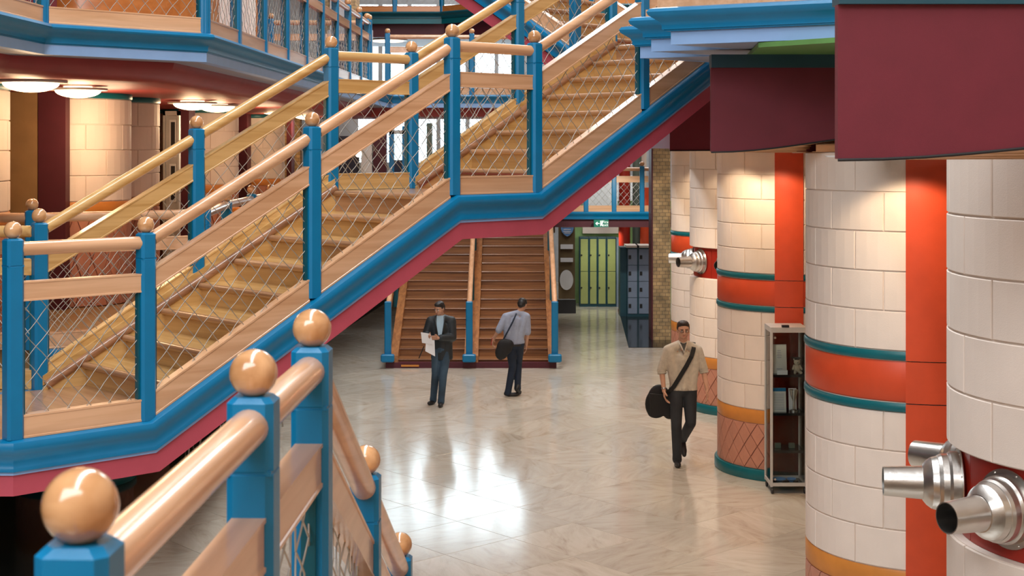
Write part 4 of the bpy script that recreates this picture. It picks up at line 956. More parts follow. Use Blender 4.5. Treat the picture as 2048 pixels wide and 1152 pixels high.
# ------------------------------------------------------------------ dark chairs under the lower landing
def chair(x, y, rz, label):
    t = thing('chair', label, 'chair', (x, y, 0), 'black stacking chairs under the staircase')
    rm = Matrix.Translation((x, y, 0)) @ Matrix.Rotation(rz, 4, 'Z')
    def L(nm, mb, mt=M['black']): return link(nm, mb.mesh(nm, mt, 40), t, rm)
    L('seat', MB().obox((0, 0, .45), (1, 0, 0), (0, 1, 0), (0, 0, 1), .22, .21, .015, .01))
    L('backrest', MB().obox((0, .22, .72), (1, 0, 0), (0, 0, 1), (0, 1, 0), .21, .14, .012, .01))
    for sx_ in (-1, 1):
        L('leg', MB().tube([(.21 * sx_, -.2, .44), (.23 * sx_, -.25, 0)], .012, 8), M['steel'])
        L('leg', MB().tube([(.21 * sx_, .22, .86), (.21 * sx_, .2, .45), (.23 * sx_, .27, 0)], .012, 8), M['steel'])
for i, (x, y, rz) in enumerate(((-3.95, 18.3, .3), (-4.0, 19.2, 2.0), (-3.6, 20.2, 1.0), (-3.9, 21.4, -.6))):
    chair(x, y, rz, 'black chair in the shadow under the staircase, ' + ['nearest', 'second nearest', 'rightmost', 'farthest'][i] + ' of four')

# ------------------------------------------------------------------ display cabinet
vx0, vx1, vy0, vy1, vz1 = at(1543, 16.35), at(1612, 16.35), 16.35, 16.72, zat(657, 16.4)
vit = thing('display_cabinet', 'narrow tall glass display cabinet with black shelves in front of the striped column', 'cabinet', ((vx0 + vx1) / 2, 16.5, 0))
vx0 = at(1543, 16.35)
for x in (vx0, vx1):
    for y in (vy0, vy1): MB().obox((x, y, (vz1 + .08) / 2), (1, 0, 0), (0, 1, 0), (0, 0, 1), .014, .014, (vz1 - .08) / 2, .003).build('frame_post', M['grey'], vit)
def rim(z, nm='frame_rim'):
    m = MB(); 
    for y in (vy0, vy1): m.box(vx0 + .014, vx1 - .014, y - .012, y + .012, z - .02, z + .02)
    for x in (vx0, vx1): m.box(x - .012, x + .012, vy0 + .014, vy1 - .014, z - .02, z + .02)
    m.build(nm, M['grey'], vit)
rim(.11); rim(vz1 - .02); MB().box(vx0 - .012, vx1 + .012, vy0 - .012, vy1 + .012, vz1, vz1 + .02).build('top_panel', M['grey'], vit)
MB().box(vx0, vx1, vy0, vy1, .085, .1).build('base_panel', M['blackgloss'], vit)
SZ = [zat(y, 16.5) for y in (746, 822, 896)]
for z in SZ: MB().box(vx0 + .016, vx1 - .016, vy0 + .02, vy1 - .02, z - .03, z).build('shelf', M['blackgloss'], vit)
MB().box(vx0 + .016, vx1 - .016, vy0 - .004, vy0 + .002, .13, vz1 - .04).build('glass_door', M['glass'], vit)
MB().box(vx0 + .016, vx1 - .016, vy1 - .008, vy1 + .002, .13, vz1 - .04).build('glass_back', M['smoked'], vit)
MB().box(vx0 - .003, vx0 + .003, vy0 + .016, vy1 - .016, .13, vz1 - .04).build('glass_side', M['glass'], vit); MB().box(vx1 - .003, vx1 + .003, vy0 + .016, vy1 - .016, .13, vz1 - .04).build('glass_side', M['glass'], vit)
for x in (vx0 + .01, vx1 - .01):
    for y in (vy0 + .01, vy1 - .01): MB().lathe([(.001, -.012), (.034, -.012), (.038, 0), (.034, .012), (.001, .012)], (x, y, .038), (1, 0, 0), 16).build('caster', M['black'], vit, smooth=35); MB().box(x - .01, x + .01, y - .01, y + .01, .05, .09).build('caster_bracket', M['black'], vit)
MB().box(vx0 + .12, vx0 + .2, vy0 - .02, vy0 + .03, vz1 + .02, vz1 + .045).build('latch', M['black'], vit)
for z in (vz1 - .1, .17): MB().lathe([(.001, .012), (.012, .012), (.014, 0)], (vx0 + .04, vy0 - .004, z), (0, -1, 0), 12).build('hinge_cap', M['steel'], vit)
def lean(name, label, x0, x1, y, z0, h, mat, cat, lines=None, tilt=.12, bandm=None):
    t = thing(name, label, cat, ((x0 + x1) / 2, y, z0)); w = x1 - x0
    m = MB(); m.extr([(x0, y, z0), (x1, y, z0), (x1, y + h * tilt, z0 + h), (x0, y + h * tilt, z0 + h)], (0, .012, .0)); m.build('sheet', mat, t)
    if bandm: 
        m = MB(); m.extr([(x0, y + h * .86 * tilt - .003, z0 + h * .86), (x1, y + h * .86 * tilt - .003, z0 + h * .86), (x1, y + h * tilt - .003, z0 + h), (x0, y + h * tilt - .003, z0 + h)], (0, .004, 0)); m.build('header_band', bandm, t)
    for f, ww in (lines or ()):
        c = x0 + w * .5; m = MB(); m.extr([(c - w * ww / 2, y + h * f * tilt - .003, z0 + h * f), (c + w * ww / 2, y + h * f * tilt - .003, z0 + h * f), (c + w * ww / 2, y + h * (f + .018) * tilt - .003, z0 + h * (f + .018)), (c - w * ww / 2, y + h * (f + .018) * tilt - .003, z0 + h * (f + .018))], (0, .003, 0)); m.build('print_line', M['greyblue'], t)
    return t
M['paper'] = plain('off_white_paper', (.72, .70, .64), .6, var=.02)
lean('certificate', 'large pale certificate leaning on the top shelf of the display cabinet', vx0 + .03, vx0 + .2, vy0 + .12, SZ[0] , .33, M['paper'], 'certificate', [(.78, .25), (.72, .3), (.66, .3), (.6, .35), (.54, .3), (.15, .4), (.1, .3)])
lean('booklet', 'blue headed printed booklet on the second shelf of the display cabinet', vx0 + .03, vx0 + .19, vy0 + .1, SZ[1], .27, M['paper'], 'booklet', [(.1 + .07 * i, .7) for i in range(10)], bandm=M['blue'])
lean('name_card', 'small white card on the front edge of the top shelf', vx0 + .07, vx0 + .19, vy0 + .025, SZ[0] - .0, .05, M['white'], 'card', None, .02)
tr = thing('trophy', 'clear glass trophy on the second shelf of the display cabinet', 'trophy', (vx0 + .28, vy0 + .13, SZ[1]))
MB().lathe([(.001, 0), (.045, 0), (.045, .015), (.012, .03), (.01, .12), (.035, .18), (.05, .25), (.045, .25), (.001, .15)], (vx0 + .28, vy0 + .13, SZ[1]), n=18).build('cup', M['steel'], tr, smooth=40)
lean('white_card', 'white folded card behind the glass trophy', vx0 + .24, vx0 + .33, vy0 + .2, SZ[1], .25, M['white'], 'card')
for i, x in enumerate((.1, .26)):
    b = MB(); b.obox((vx0 + x, vy0 + .15, SZ[2] + .03), (1, 0, 0), (0, 1, 0), (0, 0, 1), .035, .02, .03, .005); tag(b.build('glass_block', M['pipegreen']), 'small frosted glass block on the third shelf, ' + ['left', 'right'][i] + ' one', 'award', 'glass blocks on the third shelf')
for i, (x, s) in enumerate(((.12, .05), (.26, .035))):
    t = thing('glass_dish', 'glass dish on the bottom of the display cabinet, ' + ['larger left one', 'smaller right one'][i], 'dish', (vx0 + x, vy0 + .17, .1)); MB().lathe([(.001, 0), (s * .5, 0), (s * 1.6, .035), (s * 1.55, .04), (s * .4, .01)], (vx0 + x, vy0 + .17, .1), n=24).build('bowl', M['signblue'], t, smooth=40)
bx, by, bz = vx0 + .315, vy0 + .12, SZ[0]
bear = thing('teddy_bear', 'small cream teddy bear wearing a black mortarboard on the top shelf of the cabinet', 'toy', (bx, by, bz)); M['fur'] = plain('cream_fur', (.62, .52, .38), .9, bump=.8, bscale=400)
m = MB(); m.ball((bx, by, bz + .06), .042, 16, 12, (1, .85, 1.15)); m.ball((bx, by - .005, bz + .135), .036, 16, 12); m.ball((bx, by - .037, bz + .127), .015, 12, 8)
for s in (-1, 1): m.ball((bx + s * .03, by, bz + .163), .012, 10, 8, (1, .6, 1)); m.cap((bx + s * .03, by, bz + .09), .014, (bx + s * .05, by - .03, bz + .055), .012, 10); m.cap((bx + s * .022, by - .02, bz + .025), .017, (bx + s * .035, by - .07, bz + .018), .016, 10)
m.build('body', M['fur'], bear, smooth=True)
m = MB(); m.lathe([(.03, 0), (.031, .018), (.001, .019)], (bx, by, bz + .158), n=16); m.obox((bx, by, bz + .18), (.94, .34, 0), (-.34, .94, 0), (0, 0, 1), .045, .045, .003); m.build('mortarboard', M['black'], bear)
m = MB(); 
for s in (-1, 1): m.ball((bx + s * .013, by - .033, bz + .143), .004, 8, 6)
m.ball((bx, by - .051, bz + .13), .005, 8, 6); m.build('face', M['black'], bear)
# downlights in the canopy soffit
for i, (px, py, y, lb, e) in enumerate(((1595, 306, 15.2, 'small lit downlight in the soffit above the striped column', 1), (1668, 299, 9.6, 'small dark ringed downlight between the two nearest canopies', 0))):
    x = at(px, y); t = thing('downlight', lb, 'light', (x, y, 3.93))
    MB().lathe([(.03, 3.925), (.055, 3.925), (.06, 3.935), (.03, 3.935)], (x, y, 0), n=24).build('ring', M['white'], t, smooth=35)
    MB().lathe([(.001, 3.93), (.03, 3.93)], (x, y, 0), n=20).build('lens', M['bulb'], t)
WARM = (1.0, .74, .48)
spot('downlight_and_fill', (2.9, 16.1, 3.9), 48, WARM, 100, .35, (3.1, 16.75, 2.6))
spot('downlight_and_fill', (2.35, 16.6, 3.9), 35, WARM, 100, .35, (2.7, 17.3, 2.4))
spot('downlight_and_fill', (2.75, 9.95, 3.9), 36, WARM, 100, .35, (3.0, 10.6, 2.6))
spot('downlight_and_fill', (3.35, 24.2, 3.9), 60, WARM, 95, .35, (3.6, 25.0, 2.4))
spot('downlight_and_fill', (2.9, 20.2, 3.9), 25, WARM, 95, .35, (3.3, 21, 2.2))
spot('downlight_and_fill', (2.1, 14.2, 3.9), 190, WARM, 120, .8, (2.0, 14.6, 0))  # warm fill added to brighten the floor, as are the next two
spot('downlight_and_fill', (2.1, 20.0, 3.9), 150, WARM, 120, .8, (2.0, 20.4, 0))
spot('downlight_and_fill', (1.9, 24.5, 4.2), 90, WARM, 130, .8, (1.6, 25, 0))
spot('passage_fill', (2.3, 34.3, 2.0), 40, (.95, 1.0, .72), 165, .8, (2.3, 34.7, 0))  # greenish fill added to lift the dark passage, no fitting there
spot('brick_pier_fill', (2.4, 27.0, 3.8), 60, (1, .93, .8), 70, .8, (3.1, 29.3, 1.8))  # fill added to brighten the brick pier, not a real fitting
spot('passage_front_fill', (2.2, 29.0, 3.6), 160, (1, .98, .86), 60, .8, (2.3, 34, .9))  # second fill added for the lockers, hangs from nothing
spot('back_stair_spot', (-.6, 24.0, 5.5), 35, (1, .8, .58), 70, .8, (-.5, 27.2, 1))  # warm spot aimed at the back stair, no fitting modelled

# ------------------------------------------------------------------ people
def remesh(mb, name, mat, parent, vox=.007, smooth=6, xf=None, zcut=None):
    me = bpy.data.meshes.new(name + '_src'); me.from_pydata(mb.v, [], mb.f); me.validate(); fixn(me)
    tmp = bpy.data.objects.new('tmp', me); COL.objects.link(tmp)
    r = tmp.modifiers.new('r', 'REMESH'); r.mode = 'VOXEL'; r.voxel_size = vox
    if smooth: s = tmp.modifiers.new('s', 'SMOOTH'); s.factor = .5; s.iterations = smooth
    d = tmp.modifiers.new('d', 'DECIMATE'); d.ratio = .45
    bpy.context.view_layer.update(); dg = bpy.context.evaluated_depsgraph_get()
    out = bpy.data.meshes.new_from_object(tmp.evaluated_get(dg)); out.name = name
    bpy.data.objects.remove(tmp)
    if zcut is not None:
        bm = bmesh.new(); bm.from_mesh(out); g_ = bm.verts[:] + bm.edges[:] + bm.faces[:]
        r_ = bmesh.ops.bisect_plane(bm, geom=g_, plane_co=(0, 0, zcut), plane_no=(0, 0, 1), clear_inner=True)
        ed = [e for e in r_['geom_cut'] if isinstance(e, bmesh.types.BMEdge)]
        bmesh.ops.contextual_create(bm, geom=ed); bm.to_mesh(out); bm.free()
    out.materials.clear(); out.materials.append(mat)
    for p in out.polygons: p.use_smooth = True
    return link(name, out, parent, xf)
M['skin'] = plain('light_skin', (.60, .33, .22), .55, var=.06); M['skin2'] = plain('warm_skin', (.52, .28, .18), .55, var=.06)
M['hair'] = plain('dark_brown_hair', (.03, .014, .008), .6, var=.3, nscale=60); M['hairblack'] = plain('black_hair', (.008, .007, .007), .5)
M['sweater'] = plain('oatmeal_knit', (.56, .50, .41), .85, var=.1, nscale=25, bump=.6, bscale=180)
M['jeans'] = plain('dark_jeans', (.022, .026, .032), .8, var=.35, nscale=4, bump=.3); M['bluejeans'] = plain('blue_jeans', (.035, .07, .11), .8, var=.35, nscale=4, bump=.3)
M['navytr'] = plain('navy_trousers', (.008, .018, .04), .8, var=.2); M['jacket'] = plain('black_jacket', (.012, .018, .022), .55, var=.3, nscale=6)
M['shirt'] = plain('pale_blue_shirt', (.42, .58, .68), .7); M['greyshirt'] = plain('grey_blue_shirt', (.30, .34, .44), .75, var=.08, nscale=20)
M['canvas'] = plain('black_canvas', (.006, .006, .007), .7); M['eye'] = plain('eye_white', (.6, .58, .55), .3)
def hand(b, wr, d, palm_n, side, curl=.5, s=1.0):
    """wr wrist, d pointing direction, palm_n palm normal, side: thumb direction"""
    wr, d, n, t = Vector(wr), Vector(d).normalized(), Vector(palm_n).normalized(), Vector(side).normalized()
    t = (t - d * t.dot(d)).normalized(); n = d.cross(t).normalized() * (1 if d.cross(t).dot(n) >= 0 else -1)
    b.cap(wr - d * .02, .024 * s, wr + d * .02, .025 * s)
    for k in range(4):
        o = t * (.027 - .018 * k) * s
        b.cap(wr + d * .02 * s + o * .7, .0135 * s, wr + d * (.088 - .004 * abs(k - 1)) * s + o, .0115 * s, 10)
        p = wr + d * (.09 - .004 * abs(k - 1)) * s + o; L = (.042, .047, .043, .034)[k] * s; a = curl * .7
        for j in range(3):
            dd = (d * math.cos(a) + n * math.sin(a)).normalized(); q = p + dd * L * (1, .62, .5)[j]
            b.cap(p, (.0095 - .0008 * j) * s, q, (.0088 - .0008 * j) * s, 10); p = q; a += curl * .7
    p = wr + d * .025 * s + t * .022 * s; a = (d * .6 + t * .8 + n * .3).normalized()
    q = p + a * .04 * s; b.cap(p, .013 * s, q, .0105 * s, 10); a2 = (d * .85 + t * .3 + n * .45).normalized(); b.cap(q, .0105 * s, q + a2 * .032 * s, .009 * s, 10)
def head(b, c, fwd, up, s=1.0, right=None):
    """skull + face; returns helper to place features. c = head centre"""
    f = Vector(fwd).normalized(); up = Vector(up).normalized(); r = f.cross(up).normalized(); up = r.cross(f).normalized(); c = Vector(c)
    def p(x, y, z): return c + r * x * s + f * y * s + up * z * s
    def ell(x, y, z, a, bb, cc, n=18, m=12):
        vs = []
        for i in range(m + 1):
            th = math.pi * i / m
            for k in range(n): ph = 2 * math.pi * k / n; vs.append(p(x + a * math.sin(th) * math.cos(ph), y + bb * math.sin(th) * math.sin(ph), z + cc * math.cos(th)))
        b.add(vs, [(i * n + k, (i + 1) * n + k, (i + 1) * n + (k + 1) % n, i * n + (k + 1) % n) for i in range(m) for k in range(n)])
    ell(0, -.012, .028, .074, .092, .085); ell(0, .02, -.025, .062, .068, .08); ell(0, .048, -.078, .03, .03, .026)
    ell(0, .066, .032, .05, .018, .012)
    b.cap(p(0, .083, .02), .009 * s, p(0, .102, -.018), .0125 * s, 10)
    for q in (-1, 1):
        b.cap(p(q * .009, .088, -.02), .009 * s, p(q * .011, .09, -.02), .009 * s, 8); ell(q * .043, .055, -.012, .018, .02, .02); ell(q * .074, -.012, -.002, .01, .02, .032)
    b.cap(p(-.02, .082, -.05), .0065 * s, p(.02, .082, -.05), .0065 * s, 8); b.cap(p(-.016, .08, -.06), .0075 * s, p(.016, .08, -.06), .0075 * s, 8)
    return p
def face_parts(p, s, parent, hairm, skin):
    e = MB(); br = MB(); lp = MB(); ir = MB()
    for q in (-1, 1):
        e.ball(p(q * .031, .074, .006), .0115 * s, 12, 8); ir.ball(p(q * .031, .0835, .006), .0052 * s, 10, 6)
        br.cap(p(q * .017, .085, .026), .0045 * s, p(q * .046, .074, .029), .0035 * s, 8)
    e.build('eyes', M['eye'], parent, smooth=True); ir.build('irises', M['hairblack'], parent, smooth=True); br.build('eyebrows', hairm, parent, smooth=True)
    lp.cap(p(-.02, .0885, -.052), .0045 * s, p(.02, .0885, -.052), .0045 * s, 8); lp.cap(p(-.016, .0875, -.059), .005 * s, p(.016, .0875, -.059), .005 * s, 8); lp.build('lips', M['lips'], parent, smooth=True)
M['lips'] = plain('lips', (.48, .21, .15), .5)
def hair(b, p, s, back=.04):
    def el(x, y, z, a, bb, cc, n=18, m=12):
        vs = []
        for i in range(m + 1):
            th = math.pi * i / m
            for k in range(n): ph = 2 * math.pi * k / n; vs.append(p(x + a * math.sin(th) * math.cos(ph), y + bb * math.sin(th) * math.sin(ph), z + cc * math.cos(th)))
        b.add(vs, [(i * n + k, (i + 1) * n + k, (i + 1) * n + (k + 1) % n, i * n + (k + 1) % n) for i in range(m) for k in range(n)])
    el(0, -.02, .062, .079, .088, .062); el(0, -.045, .02, .078, .072, .075); el(0, .03, .092, .058, .048, .03); el(0, -.075, -.02, .055, .04, .05)
    for q in (-1, 1): el(q * .066, -.005, .035, .016, .03, .035)
    rnd = random.Random(3)
    for i in range(26):
        a = rnd.uniform(0, 2 * math.pi); rr = rnd.uniform(0, .055); x, y = rr * math.cos(a), rr * math.sin(a) - .005
        b.cap(p(x, y, .1), .012 * s, p(x * 1.15, y * 1.15 + .014, .124 - rr * .25), .006 * s, 7)
def trousers(b, J, s=1.0, k=1.0):
    pel = (Vector(J['hipL']) + Vector(J['hipR'])) / 2
    b.cap(J['hipL'], .098 * s * k, J['hipR'], .098 * s * k); w = J['waist']; b.cap(pel + Vector((0, 0, .02)), .118 * s * k, w, .112 * s * k)
    for q in 'LR':
        b.cap(J['hip' + q], .096 * s * k, J['knee' + q], .068 * s * k); b.cap(J['knee' + q], .069 * s * k, J['ank' + q], .057 * s * k)
        d = (Vector(J['ank' + q]) - Vector(J['knee' + q])).normalized(); b.cap(Vector(J['ank' + q]) - d * .03, .058 * s * k, Vector(J['ank' + q]) + d * .03, .062 * s * k)
def shoe(parent, a, toe, mat, s=1.0):
    a, toe = Vector(a), Vector(toe); b = MB(); d = (toe - a); L = d.length; d.normalize(); o = Vector((d.y, -d.x, 0)).normalized()
    heel = a - d * .04
    b.cap(a + Vector((0, 0, .03)), .043 * s, heel + Vector((0, 0, -.025)), .036 * s); b.cap(heel + Vector((0, 0, -.03)), .036 * s, a + d * L * .6 + Vector((0, 0, -.032)), .042 * s); b.cap(a + d * L * .5 + Vector((0, 0, -.03)), .044 * s, toe + Vector((0, 0, -.0)), .03 * s)
    remesh(b, 'shoe', mat, parent, .006, 3)
def person(label, J, s, cloth, loc):
    t = thing('person', label, 'person', loc)
    b = MB(); p = head(b, J['head'], J['fwd'], J['up'], s)
    b.cap(Vector(J['neck']), .058 * s, Vector(J['head']) - Vector(J['up']) * .05 * s - Vector(J['fwd']) * .015, .052 * s)
    for q in 'LR':
        b.cap(J['sh' + q], .052 * s, J['el' + q], .040 * s); b.cap(J['el' + q], .039 * s, J['wr' + q], .026 * s)
        b.cap(J['hip' + q], .08 * s, J['knee' + q], .052 * s); b.cap(J['knee' + q], .052 * s, J['ank' + q], .036 * s)
        hd = J['hand' + q]; hand(b, J['wr' + q], hd[0], hd[1], hd[2], hd[3], s * 1.05)
    b.cap(J['shL'], .045 * s, J['shR'], .045 * s); b.cap(J['chest'], .085 * s, J['waist'], .085 * s); b.cap(J['waist'], .08 * s, (Vector(J['hipL']) + Vector(J['hipR'])) / 2, .085 * s); b.cap(J['neck'], .05 * s, J['chest'], .07 * s)
    body = remesh(b, 'body', cloth['skin'], t, .0055, 3)
    face_parts(p, s, t, cloth['hair'], cloth['skin'])
    h = MB(); hair(h, p, s); remesh(h, 'hair', cloth['hair'], t, .006, 2)
    return t, p
def torso(b, J, s, sleeve=1.0, k=1.0, hem=None, arm=1.0):
    for q in 'LR':
        sh, ch, wa = Vector(J['sh' + q]), Vector(J['chest']), Vector(J['waist']); sd = (sh - (Vector(J['shL']) + Vector(J['shR'])) / 2)
        b.cap(sh, .066 * s * k, J['neck'] , .06 * s * k); b.cap(sh * .85 + ch * .15, .078 * s * k, wa + sd * .42, .092 * s * k)
        el = Vector(J['el' + q]); wr = Vector(J['wr' + q]); b.cap(sh, .066 * s * k * arm, el, .056 * s * k * arm)
        if sleeve > 1: b.cap(el, .055 * s * k * arm, el + (wr - el) * (sleeve - 1), .046 * s * k * arm)
        if hem is not None: b.cap(wa + sd * .42, .092 * s * k, Vector(hem) + sd * .42, .098 * s * k)
    b.cap(J['chest'], .118 * s * k, J['waist'], .108 * s * k)
    if hem is not None: b.cap(J['waist'], .11 * s * k, Vector(hem) - Vector((0, 0, .02)), .112 * s * k)
V = Vector
# man 1: sweater and shoulder bag, walking towards the camera.  local frame: facing -y ; his right is -x
def man3():
    X, Y = 2.115, 17.85; s = 1.0
    def q(x, y, z): return V((X + x, Y + y, z))
    J = dict(head=q(.03, -.03, 1.69), fwd=V((0.05, -1, -.10)), up=V((0, -.06, 1)), neck=q(.03, 0, 1.52), chest=q(.03, .0, 1.33), waist=q(.035, .0, 1.02), shR=q(-.155, .0, 1.435), shL=q(.21, .0, 1.435),
             elR=q(-.235, .02, 1.19), wrR=q(-.215, -.06, .955), elL=q(.29, .03, 1.20), wrL=q(.325, -.03, .965), hipR=q(-.055, 0, .93), hipL=q(.115, .01, .93),
             kneeR=q(-.06, -.07, .52), ankR=q(-.045, -.02, .10), kneeL=q(.12, -.07, .54), ankL=q(.07, .32, .27),
             handR=(V((.05, -.15, -1)), V((1, 0, 0)), V((0, -1, -.1)), .55), handL=(V((.15, -.1, -1)), V((-1, .3, 0)), V((-.1, -1, 0)), .45))
    t, p = person('young man in oatmeal sweater and dark jeans walking forward, black bag strap across chest', J, s, dict(skin=M['skin'], hair=M['hair']), (X, Y, 0))
    b = MB(); torso(b, J, s, 1.12, 1.05, hem=q(.035, 0, .93)); remesh(b, 'sweater', M['sweater'], t, .008, 5, zcut=.945)
    for e, w in (('elR', 'wrR'), ('elL', 'wrL')):
        E, W_2 = J[e], J[w]; d = (W_2 - E).normalized(); b = MB()
        for k in range(3): b.lathe([(.05, -.012), (.062, 0), (.05, .012)], E + d * (.0 + .022 * k), d, 20)
        b.build('rolled_cuff', M['sweater'], t, smooth=True)
    b = MB(); trousers(b, J, s); remesh(b, 'trousers', M['jeans'], t, .008, 4)
    shoe(t, q(-.045, -.02, .075), q(-.05, -.2, .04), M['black'], s); shoe(t, q(.07, .33, .235), q(.075, .235, .075), M['black'], s)
    b = MB(); c = J['neck'] + V((0, -.055, -.01)); b.extr([c + V((-.045, 0, .03)), c + V((.045, 0, .03)), c + V((0, -.06, -.075))], (0, .035, 0)); b.build('tee_shirt', M['black'], t)
    b = MB() # collar ribs
    b.tube([c + V((-.055, .02, .035)), c + V((-.03, -.035, -.02)), c + V((0, -.075, -.085)), c + V((.03, -.035, -.02)), c + V((.055, .02, .035))], .011, 8); b.build('collar', M['sweater'], t, smooth=True)
    g = MB() # glasses
    for k in (-1, 1): g.tube([p(k * .032 + .021 * math.cos(R(a)), .094, .004 + .014 * math.sin(R(a))) for a in range(0, 361, 24)], .0022, 6); g.tube([p(k * .053, .092, .008), p(k * .075, .0, .008)], .002, 6)
    g.tube([p(-.011, .096, .006), p(.011, .096, .006)], .002, 6); g.build('glasses', M['black'], t)
    w = MB(); d = (J['wrR'] - J['elR']).normalized(); w.lathe([(.027, -.01), (.033, -.008), (.033, .008), (.027, .01)], J['wrR'] - d * .012, d, 20); w.build('wristwatch', M['steel'], t, smooth=35)
    # bag and strap
    bg_ = thing('shoulder_bag', 'large black messenger bag hanging at the hip of the man in the sweater', 'bag', q(-.2, .02, .62)); m = MB()
    c = q(-.225, .04, .80)
    for (x, y, z, a, bb, cc) in ((-.03, .02, 0, .15, .07, .19), (.09, -.0, -.06, .13, .07, .17), (-.1, .02, -.06, .11, .06, .17), (.1, .0, -.16, .09, .05, .09), (-.07, .02, -.17, .11, .05, .07)): m.ball(c + V((x, y + .06, z)), 1, 18, 12, (a, bb, cc))
    remesh(m, 'bag_body', M['canvas'], bg_, .01, 3)
    m = MB(); m.extr([c + V((-.16, -.025, .09)), c + V((.16, -.035, .06)), c + V((.17, -.045, -.18)), c + V((-.15, -.035, -.20))], (0, .02, 0)); m.build('flap', M['canvas'], bg_)
    m = MB(); path = [(.165, .02, 1.535), (.155, -.09, 1.47), (.12, -.14, 1.38), (.06, -.155, 1.27), (-.03, -.15, 1.12), (-.10, -.13, 1.0), (-.15, -.07, .93), (-.19, -.0, .88)]
    pts = [q(*a) for a in path]; vs = []
    for i, a in enumerate(pts):
        tt = (pts[min(i + 1, len(pts) - 1)] - pts[max(i - 1, 0)]).normalized(); sd = tt.cross(V((0, 1, 0))).normalized() * .027
        vs += [a - sd, a + sd, a + sd + V((0, .006, 0)), a - sd + V((0, .006, 0))]
    fs = [(0, 1, 2, 3), (len(vs) - 4, len(vs) - 3, len(vs) - 2, len(vs) - 1)] + [(4 * i + j, 4 * i + (j + 1) % 4, 4 * i + 4 + (j + 1) % 4, 4 * i + 4 + j) for i in range(len(pts) - 1) for j in range(4)]
    m.add(vs, fs); m.build('strap', M['canvas'], bg_)
man3()
# man 2: dark jacket, reading papers
def man1():
    X, Y = -1.12, 22.0; s = .92
    def q(x, y, z): return V((X + x, Y + y, z))
    J = dict(head=q(-.0, -.06, 1.49), fwd=V((-.55, -.75, -.35)), up=V((-.1, -.25, 1)), neck=q(.02, -.0, 1.345), chest=q(.03, .02, 1.18), waist=q(.035, .02, .93), shR=q(-.135, .02, 1.29), shL=q(.18, .03, 1.29),
             elR=q(-.21, -.02, 1.07), wrR=q(-.14, -.21, 1.08), elL=q(.2, -.03, 1.04), wrL=q(.0, -.22, 1.06), hipR=q(-.045, 0, .83), hipL=q(.1, .01, .83),
             kneeR=q(-.06, -.04, .47), ankR=q(-.10, .06, .09), kneeL=q(.06, -.09, .47), ankL=q(.03, -.1, .09),
             handR=(V((-.15, -.6, .1)), V((1, 0, .2)), V((0, 0, 1)), .6), handL=(V((-1, -.25, .1)), V((0, 0, -1)), V((0, -.3, 1)), .6))
    t, p = person('man in black jacket and blue jeans reading white papers in front of the back stairs', J, s, dict(skin=M['skin2'], hair=M['hairblack']), (X, Y, 0))
    b = MB(); torso(b, J, s, 1.85, 1.16, hem=q(.035, .02, .72), arm=1.1); remesh(b, 'jacket', M['jacket'], t, .009, 4, zcut=.70)
    b = MB(); c = J['chest']; b.extr([c + V((-.07, -.10, .205)), c + V((.05, -.10, .205)), c + V((.045, -.165, .13)), c + V((.02, -.18, -.1)), c + V((-.03, -.18, -.12)), c + V((-.06, -.175, -.08)), c + V((-.075, -.165, .13))], (0, .05, 0)); b.build('shirt_front', M['shirt'], t)
    b = MB(); b.tube([c + V((.05, -.13, .2)), c + V((.05, -.185, .1)), c + V((.02, -.195, -.1))], .011, 8); b.tube([c + V((-.09, -.13, .2)), c + V((-.085, -.185, .1)), c + V((-.05, -.195, -.1))], .011, 8); b.build('lapels', M['jacket'], t, smooth=True)
    b = MB(); trousers(b, J, s); remesh(b, 'trousers', M['bluejeans'], t, .009, 4)
    shoe(t, J['ankR'] - V((0, 0, .025)), q(-.16, -.07, .035), M['black'], s); shoe(t, J['ankL'] - V((0, 0, .025)), q(0.02, -.27, .035), M['black'], s)
    pp = thing('papers', 'white sheets held open by the man in the black jacket', 'papers', q(-.16, -.3, 1.05))
    for k, (pts) in enumerate(([(-.27, -.31, 1.16), (-.12, -.34, 1.14), (-.08, -.36, .98), (-.25, -.33, 1.0)], [(-.19, -.325, 1.06), (-.06, -.34, 1.04), (-.05, -.37, .80), (-.2, -.36, .88)])):
        m = MB(); m.extr([q(*a) for a in pts], (0, -.004, 0)); m.build('sheet', M['white'], pp)
    m = MB(); m.tube([q(-.22, -.33, .95), q(-.3, -.3, .76)], .008, 8); tag(m.build('pen', M['black']), 'thin dark pen pointing down below the papers', 'pen')
man1()
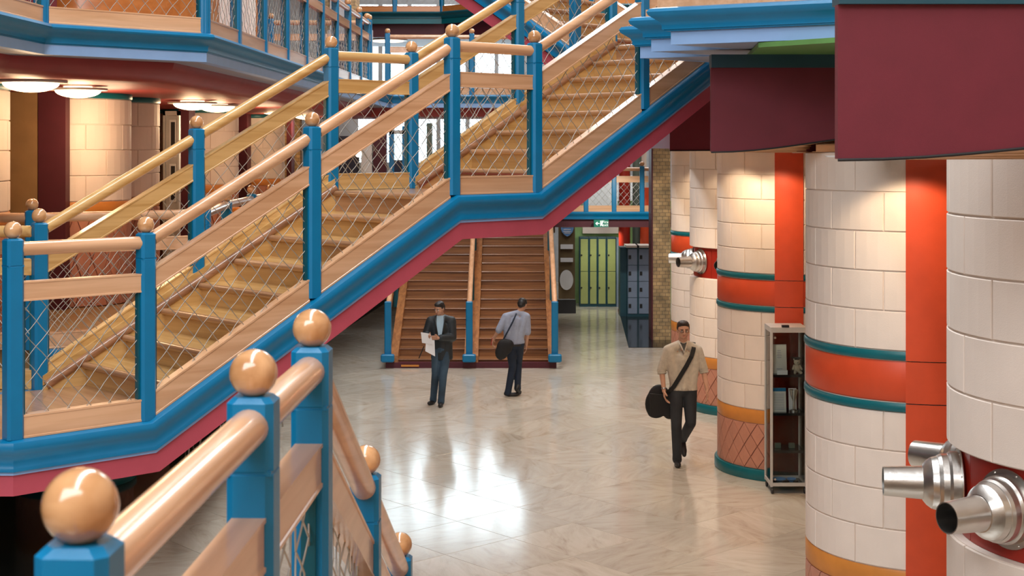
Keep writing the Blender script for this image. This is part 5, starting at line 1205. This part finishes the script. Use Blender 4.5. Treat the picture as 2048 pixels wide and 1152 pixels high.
# man 3: seen from behind, short-sleeved shirt, black bag
def man2():
    X, Y = .03, 22.75; s = .92
    def q(x, y, z): return V((X + x, Y + y, z))
    J = dict(head=q(.135, .12, 1.44), fwd=V((.35, .9, -.45)), up=V((.15, .3, 1)), neck=q(.085, .07, 1.315), chest=q(.03, .04, 1.17), waist=q(.0, .0, .93), shR=q(.2, .06, 1.26), shL=q(-.13, .03, 1.26),
             elR=q(.22, .03, 1.02), wrR=q(.2, .1, .82), elL=q(-.24, -.04, 1.06), wrL=q(-.32, .03, .92), hipR=q(.085, 0, .83), hipL=q(-.06, .0, .83),
             kneeR=q(.07, .16, .50), ankR=q(.06, .0, .15), kneeL=q(-.02, .02, .47), ankL=q(-.09, -.02, .09),
             handR=(V((0, .2, -1)), V((-1, 0, 0)), V((0, 1, 0)), .4), handL=(V((-.3, .2, -1)), V((1, 0, 0)), V((.2, 1, .2)), .7))
    t, p = person('man seen from behind in grey-blue short-sleeved shirt and navy trousers, leaning right', J, s, dict(skin=M['skin2'], hair=M['hairblack']), (X, Y, 0))
    b = MB(); torso(b, J, s, .8, 1.1, hem=q(.01, .0, .86)); 
    b2 = MB()
    for qq in 'LR': pass
    remesh(b, 'shirt', M['greyshirt'], t, .009, 4, zcut=.83)
    b = MB(); trousers(b, J, s); remesh(b, 'trousers', M['navytr'], t, .009, 4)
    b = MB(); b.lathe([(.128 * 1.0, -.018), (.137, -.016), (.137, .016), (.128, .018)], q(.005, 0, .825), (0, 0, 1), 28); b.build('belt', M['black'], t)
    shoe(t, J['ankL'] - V((0, 0, .025)), q(.07, .0, .035), M['black'], s); shoe(t, q(.06, -.03, .13), q(.1, .08, .05), M['black'], s)
    bg_ = thing('shoulder_bag', 'black rounded bag behind the left hip of the man seen from behind', 'bag', q(-.17, -.1, .7)); m = MB()
    for (x, z, a, cc) in ((0, 0, .1, .16), (.04, .04, .12, .13), (-.03, -.05, .09, .12), (.08, .08, .1, .08)): m.ball(q(-.18 + x, -.16, .77 + z), 1, 16, 12, (a, .055, cc))
    remesh(m, 'bag_body', M['canvas'], bg_, .01, 3)
    m = MB(); m.tube([q(-.17, -.16, .92), q(-.1, -.15, 1.05), q(-.02, -.13, 1.2), q(.04, -.08, 1.33)], .013, 8); m.build('strap', M['navytr'], bg_, smooth=True)
    ph = MB(); ph.obox(q(-.35, .05, .87), (1, 0, 0), (0, 1, 0), (.2, 0, 1), .012, .03, .06, .004); tag(ph.build('phone', M['bandred']), 'small red phone held in the left hand of the man seen from behind', 'phone')
man2()
